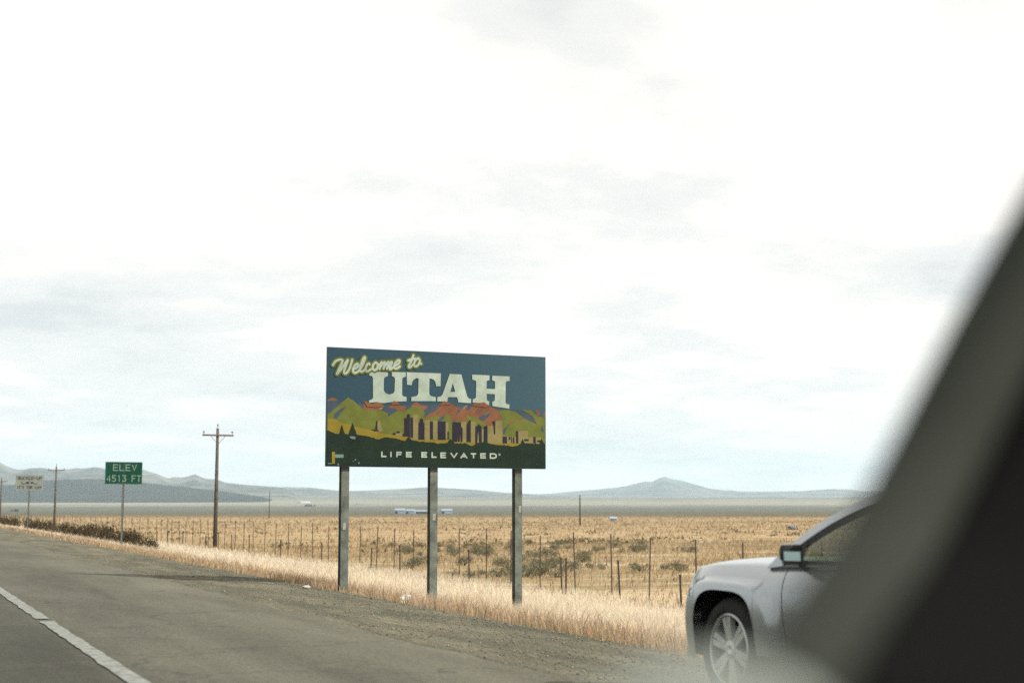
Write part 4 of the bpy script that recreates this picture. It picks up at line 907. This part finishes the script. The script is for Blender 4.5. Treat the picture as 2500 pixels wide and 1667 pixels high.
# sagebrush on the flat behind the fence
cl = []
for _ in range(1500):
    px = random.uniform(560, 1700); d = random.uniform(44, 118)
    wgt = .75 * math.exp(-((px - 1190) / 330) ** 2) * (1 if d > 48 else .5); g = survey(px, d)
    if g.x < FX + .5: continue
    if float(wob(g.x, g.y, 3.2, 51)) + .5 * float(wob(g.x, g.y, 9, 52)) + .9 * (wgt - .55) < random.uniform(.1, .6): continue
    if all((g.x - q.x) ** 2 + (g.y - q.y) ** 2 > 1.1 for q in cl): cl.append(g)
    if len(cl) >= 95: break
for i, g in enumerate(cl): plant('sagebrush', sage_sh[i % 4], g, random.uniform(.5, 1.1), 'grey-green sagebrush clump on the flat behind the wire fence', 'shrub', 'sagebrush behind the fence')
# far brush, too small to tell apart: one mass
Vs = []; Ts = []; Cs = []; k = 0
for _ in range(2600):
    px = random.uniform(-60, 2200); d = 95 * (900 / 95) ** random.random(); g = survey(px, d)
    if g.x < FX + 2: continue
    if float(wob(g.x * .45 + g.y * .2, g.y * 1.2, 9 if d < 220 else 33, 61)) < .15 + .35 * random.random(): continue
    s = random.uniform(.35, .75)
    for q in range(24):
        p = np.array([g.x, g.y, g.z]) + rng.normal(0, 1, 3) * (s * .8, s * .5, s * .15) + (0, 0, .12); u = rng.normal(0, 1, (3, 3)) * s * .13
        Vs += [p + u[0], p + u[1], p + u[2] + (0, 0, s * .2)]; Ts.append((k, k + 1, k + 2)); c = np.array((.15, .128, .075)) * rng.uniform(.6, 1.3); Cs += [c] * 3; k += 3
tag(np_obj('distant_sagebrush', np.array(Vs), T=np.array(Ts), m=M_SAGE, col=np.array(Cs)), 'scattered dark brush specks far across the plain', 'brush', kind='stuff')

# ------------------------------------------------------------------ gravel stones
nst = 26000; X, Y = scatter(nst, 4.95, 8.2, 5.5, 46, 1.5); keep = (X < edge_x(Y) + .2) & in_view(X, Y) & (rng.uniform(-.8, 1, nst) < wob(X, Y, .9, 71) + .6 * (X - 5.6)); X, Y = X[keep], Y[keep]; nst = len(X)
oc = np.array([(1, 0, 0), (-1, 0, 0), (0, 1, 0), (0, -1, 0), (0, 0, 1), (0, 0, -1)], float); of = np.array([(0, 2, 4), (2, 1, 4), (1, 3, 4), (3, 0, 4), (2, 0, 5), (1, 2, 5), (3, 1, 5), (0, 3, 5)])
sz = np.exp(rng.normal(math.log(.0085), .38, nst))
VV = oc[None] * (sz[:, None, None] * rng.uniform(.5, 1.3, (nst, 6, 1))) * np.array([1, 1, .7]); rot = rng.uniform(0, 6.28, nst); cs, sn = np.cos(rot)[:, None], np.sin(rot)[:, None]
VV = np.stack([VV[..., 0] * cs - VV[..., 1] * sn, VV[..., 0] * sn + VV[..., 1] * cs, VV[..., 2]], -1) + np.stack([X, Y, land(X, Y) - .008], 1)[:, None, :]
gc = np.repeat(jit((.145, .135, .098), nst, .35)[:, None, :], 6, 1).reshape(-1, 3)
M_STONE = bpy.data.materials.new('stone'); M_STONE.use_nodes = True; _t = M_STONE.node_tree; _v = N(_t, 'ShaderNodeVertexColor', layer_name='Col'); L(_t, _v.outputs[0], _t.nodes['Principled BSDF'].inputs['Base Color']); _t.nodes['Principled BSDF'].inputs['Roughness'].default_value = .9
tag(np_obj('gravel', VV.reshape(-1, 3), T=(of[None] + (np.arange(nst) * 6)[:, None, None]).reshape(-1, 3), m=M_STONE, col=gc), 'loose grey gravel stones along the shoulder', 'gravel', kind='stuff')

# ------------------------------------------------------------------ litter
M_BAG = mat('white_plastic', (.40, .39, .355), .5, var=.1, vscale=12)
def litter(px, depth, s, label, flat):
    p = survey(px, depth); bm = bmesh.new(); bmesh.ops.create_icosphere(bm, subdivisions=3, radius=1)
    for v in bm.verts:
        k = 1 + .55 * mnoise.noise(v.co * 1.6 + Vector((px, 0, 0))) + .3 * mnoise.noise(v.co * 4 + Vector((0, px, 0))); v.co = Vector((v.co.x * k * s, v.co.y * k * s * .7, max(-.02, v.co.z * k * s * flat + s * flat * .5)))
    me = bpy.data.meshes.new('plastic_bag'); bm.to_mesh(me); bm.free(); me.materials.append(M_BAG); o = bpy.data.objects.new('plastic_bag', me); C.objects.link(o); o.location = p; tag(o, label, 'litter')
litter(752, 26.3, .075, 'flat white scrap of plastic on the gravel shoulder', .35)
litter(992, 24.2, .105, 'crumpled white plastic bag caught in grass between billboard posts', .75)

# ------------------------------------------------------------------ far farm buildings, tank and trees
M_METAL = mat('shed_metal', (.23, .30, .36), .5, .2, var=.12, vscale=.4); M_SROOF = mat('shed_roof', (.30, .36, .41), .5, .2); M_DARKOP = mat('shed_opening', (.03, .035, .045), .9); M_SHEDD = mat('shed_dark_wall', (.10, .12, .15), .8)
def shed(px, depth, w, dpt, h, label, wall=M_METAL, open_front=False):
    p = survey(px, depth); t = thing('farm_shed', p, rz=rad(-23.9 + random.uniform(-6, 6)), label=label, cat='farm building', group='farm sheds on the plain'); hw, hd = w / 2, dpt / 2; rf = h * .38
    V = [(-hw, -hd, -1), (hw, -hd, -1), (hw, hd, -1), (-hw, hd, -1), (-hw, -hd, h), (hw, -hd, h), (hw, hd, h), (-hw, hd, h), (-hw, 0, h + rf), (hw, 0, h + rf)]
    mesh_obj('wall', V, [(0, 1, 5, 4), (2, 3, 7, 6), (1, 2, 6, 9, 5), (3, 0, 4, 8, 7)], wall, t)
    mb = MB(); o_ = .25
    for sg in (-1, 1): mb.add([(-hw - o_, sg * (hd + o_), h - .12), (hw + o_, sg * (hd + o_), h - .12), (hw + o_, 0, h + rf + .06), (-hw - o_, 0, h + rf + .06), (-hw - o_, sg * (hd + o_), h - .0), (hw + o_, sg * (hd + o_), h - .0), (hw + o_, 0, h + rf + .2), (-hw - o_, 0, h + rf + .2)], [(0, 1, 2, 3), (4, 5, 6, 7), (0, 1, 5, 4), (0, 3, 7, 4), (1, 2, 6, 5)])
    mb.build('roof', M_SROOF, t)
    for k in range(4 if open_front else 1): MB().box((-hw * .7 + k * hw * .45, -hd - .03, h * .4 - .3), (hw * (.38 if open_front else .5), .06, h * .8)).build('door', M_DARKOP, t)
shed(977, 1480, 10, 9, 3.8, 'pale blue gabled farm shed at one end of the row'); shed(1003, 1485, 9, 8, 3.2, 'small pale blue shed second in the farm row'); shed(1034, 1500, 17, 8, 2.6, 'long dark open-fronted cattle shed in the farm row', M_SHEDD, True)
shed(1060, 1500, 8, 8, 2.4, 'low pale shed behind the middle billboard post'); shed(1091, 1495, 11, 9, 3.4, 'pale blue gabled farm shed past the middle billboard post')
shed(741, 5300, 44, 14, 4.0, 'long white barn on the far pale flats', mat('white_barn', (.75, .77, .77), .6)); shed(875, 5000, 16, 10, 3.0, 'lone tiny barn far across the pale flats')
shed(1497, 395, 1.6, 1.2, .7, 'tiny pale stock hut beyond the fence', M_METAL)
def trough(px, depth):
    p = survey(px, depth); t = thing('stock_trough', p, rz=rad(-24), label='small dark stock trough between two posts out in the field', cat='trough')
    MB().lathe([(-.55, .01), (-.55, .28), (.55, .28), (.55, .01)], 14, (0, 0, .28)).build('tank', M_SHEDD, t, True)
    for s in (-1, 1): MB().tube([(s * .72, 0, -.2), (s * .72, 0, .75)], .05, 6).build('post', M_TPOST, t)
trough(1932, 205)
far_tree = [shrub_parts(s, 3.2, 6.0, 500, (.035, .045, .026), .45) for s in (21, 22)]
for i, (px, d, s) in enumerate([(746, 4300, 1.2), (753, 4320, 1.4), (760, 4300, 1.3), (767, 4330, 1.0), (30, 2600, .8), (37, 2620, .9), (43, 2600, .7)]):
    plant('far_tree', far_tree[i % 2], survey(px, d), s, 'small dark tree in the clump on the far flats by the barn' if d > 4000 else 'small dark tree in the clump under the seat belt sign', 'tree', 'tree clump by the barn' if d > 4000 else 'tree clump on the plain')

# ------------------------------------------------------------------ haze: even, thin air out to the hills
hz = MB().box((6500, 8500, 340), (29000, 25000, 800)).build('haze', None); tag(hz, 'thin blue haze filling the basin air', kind='stuff')
hm = bpy.data.materials.new('haze_air'); hm.use_nodes = True; ht = hm.node_tree; ht.nodes.clear()
pv = N(ht, 'ShaderNodeVolumePrincipled'); pv.inputs['Color'].default_value = (.69, .88, 1.0, 1); pv.inputs['Density'].default_value = 5.2e-5; pv.inputs['Anisotropy'].default_value = 0.0
ho = N(ht, 'ShaderNodeOutputMaterial'); L(ht, pv.outputs[0], ho.inputs['Volume']); hz.data.materials.append(hm)
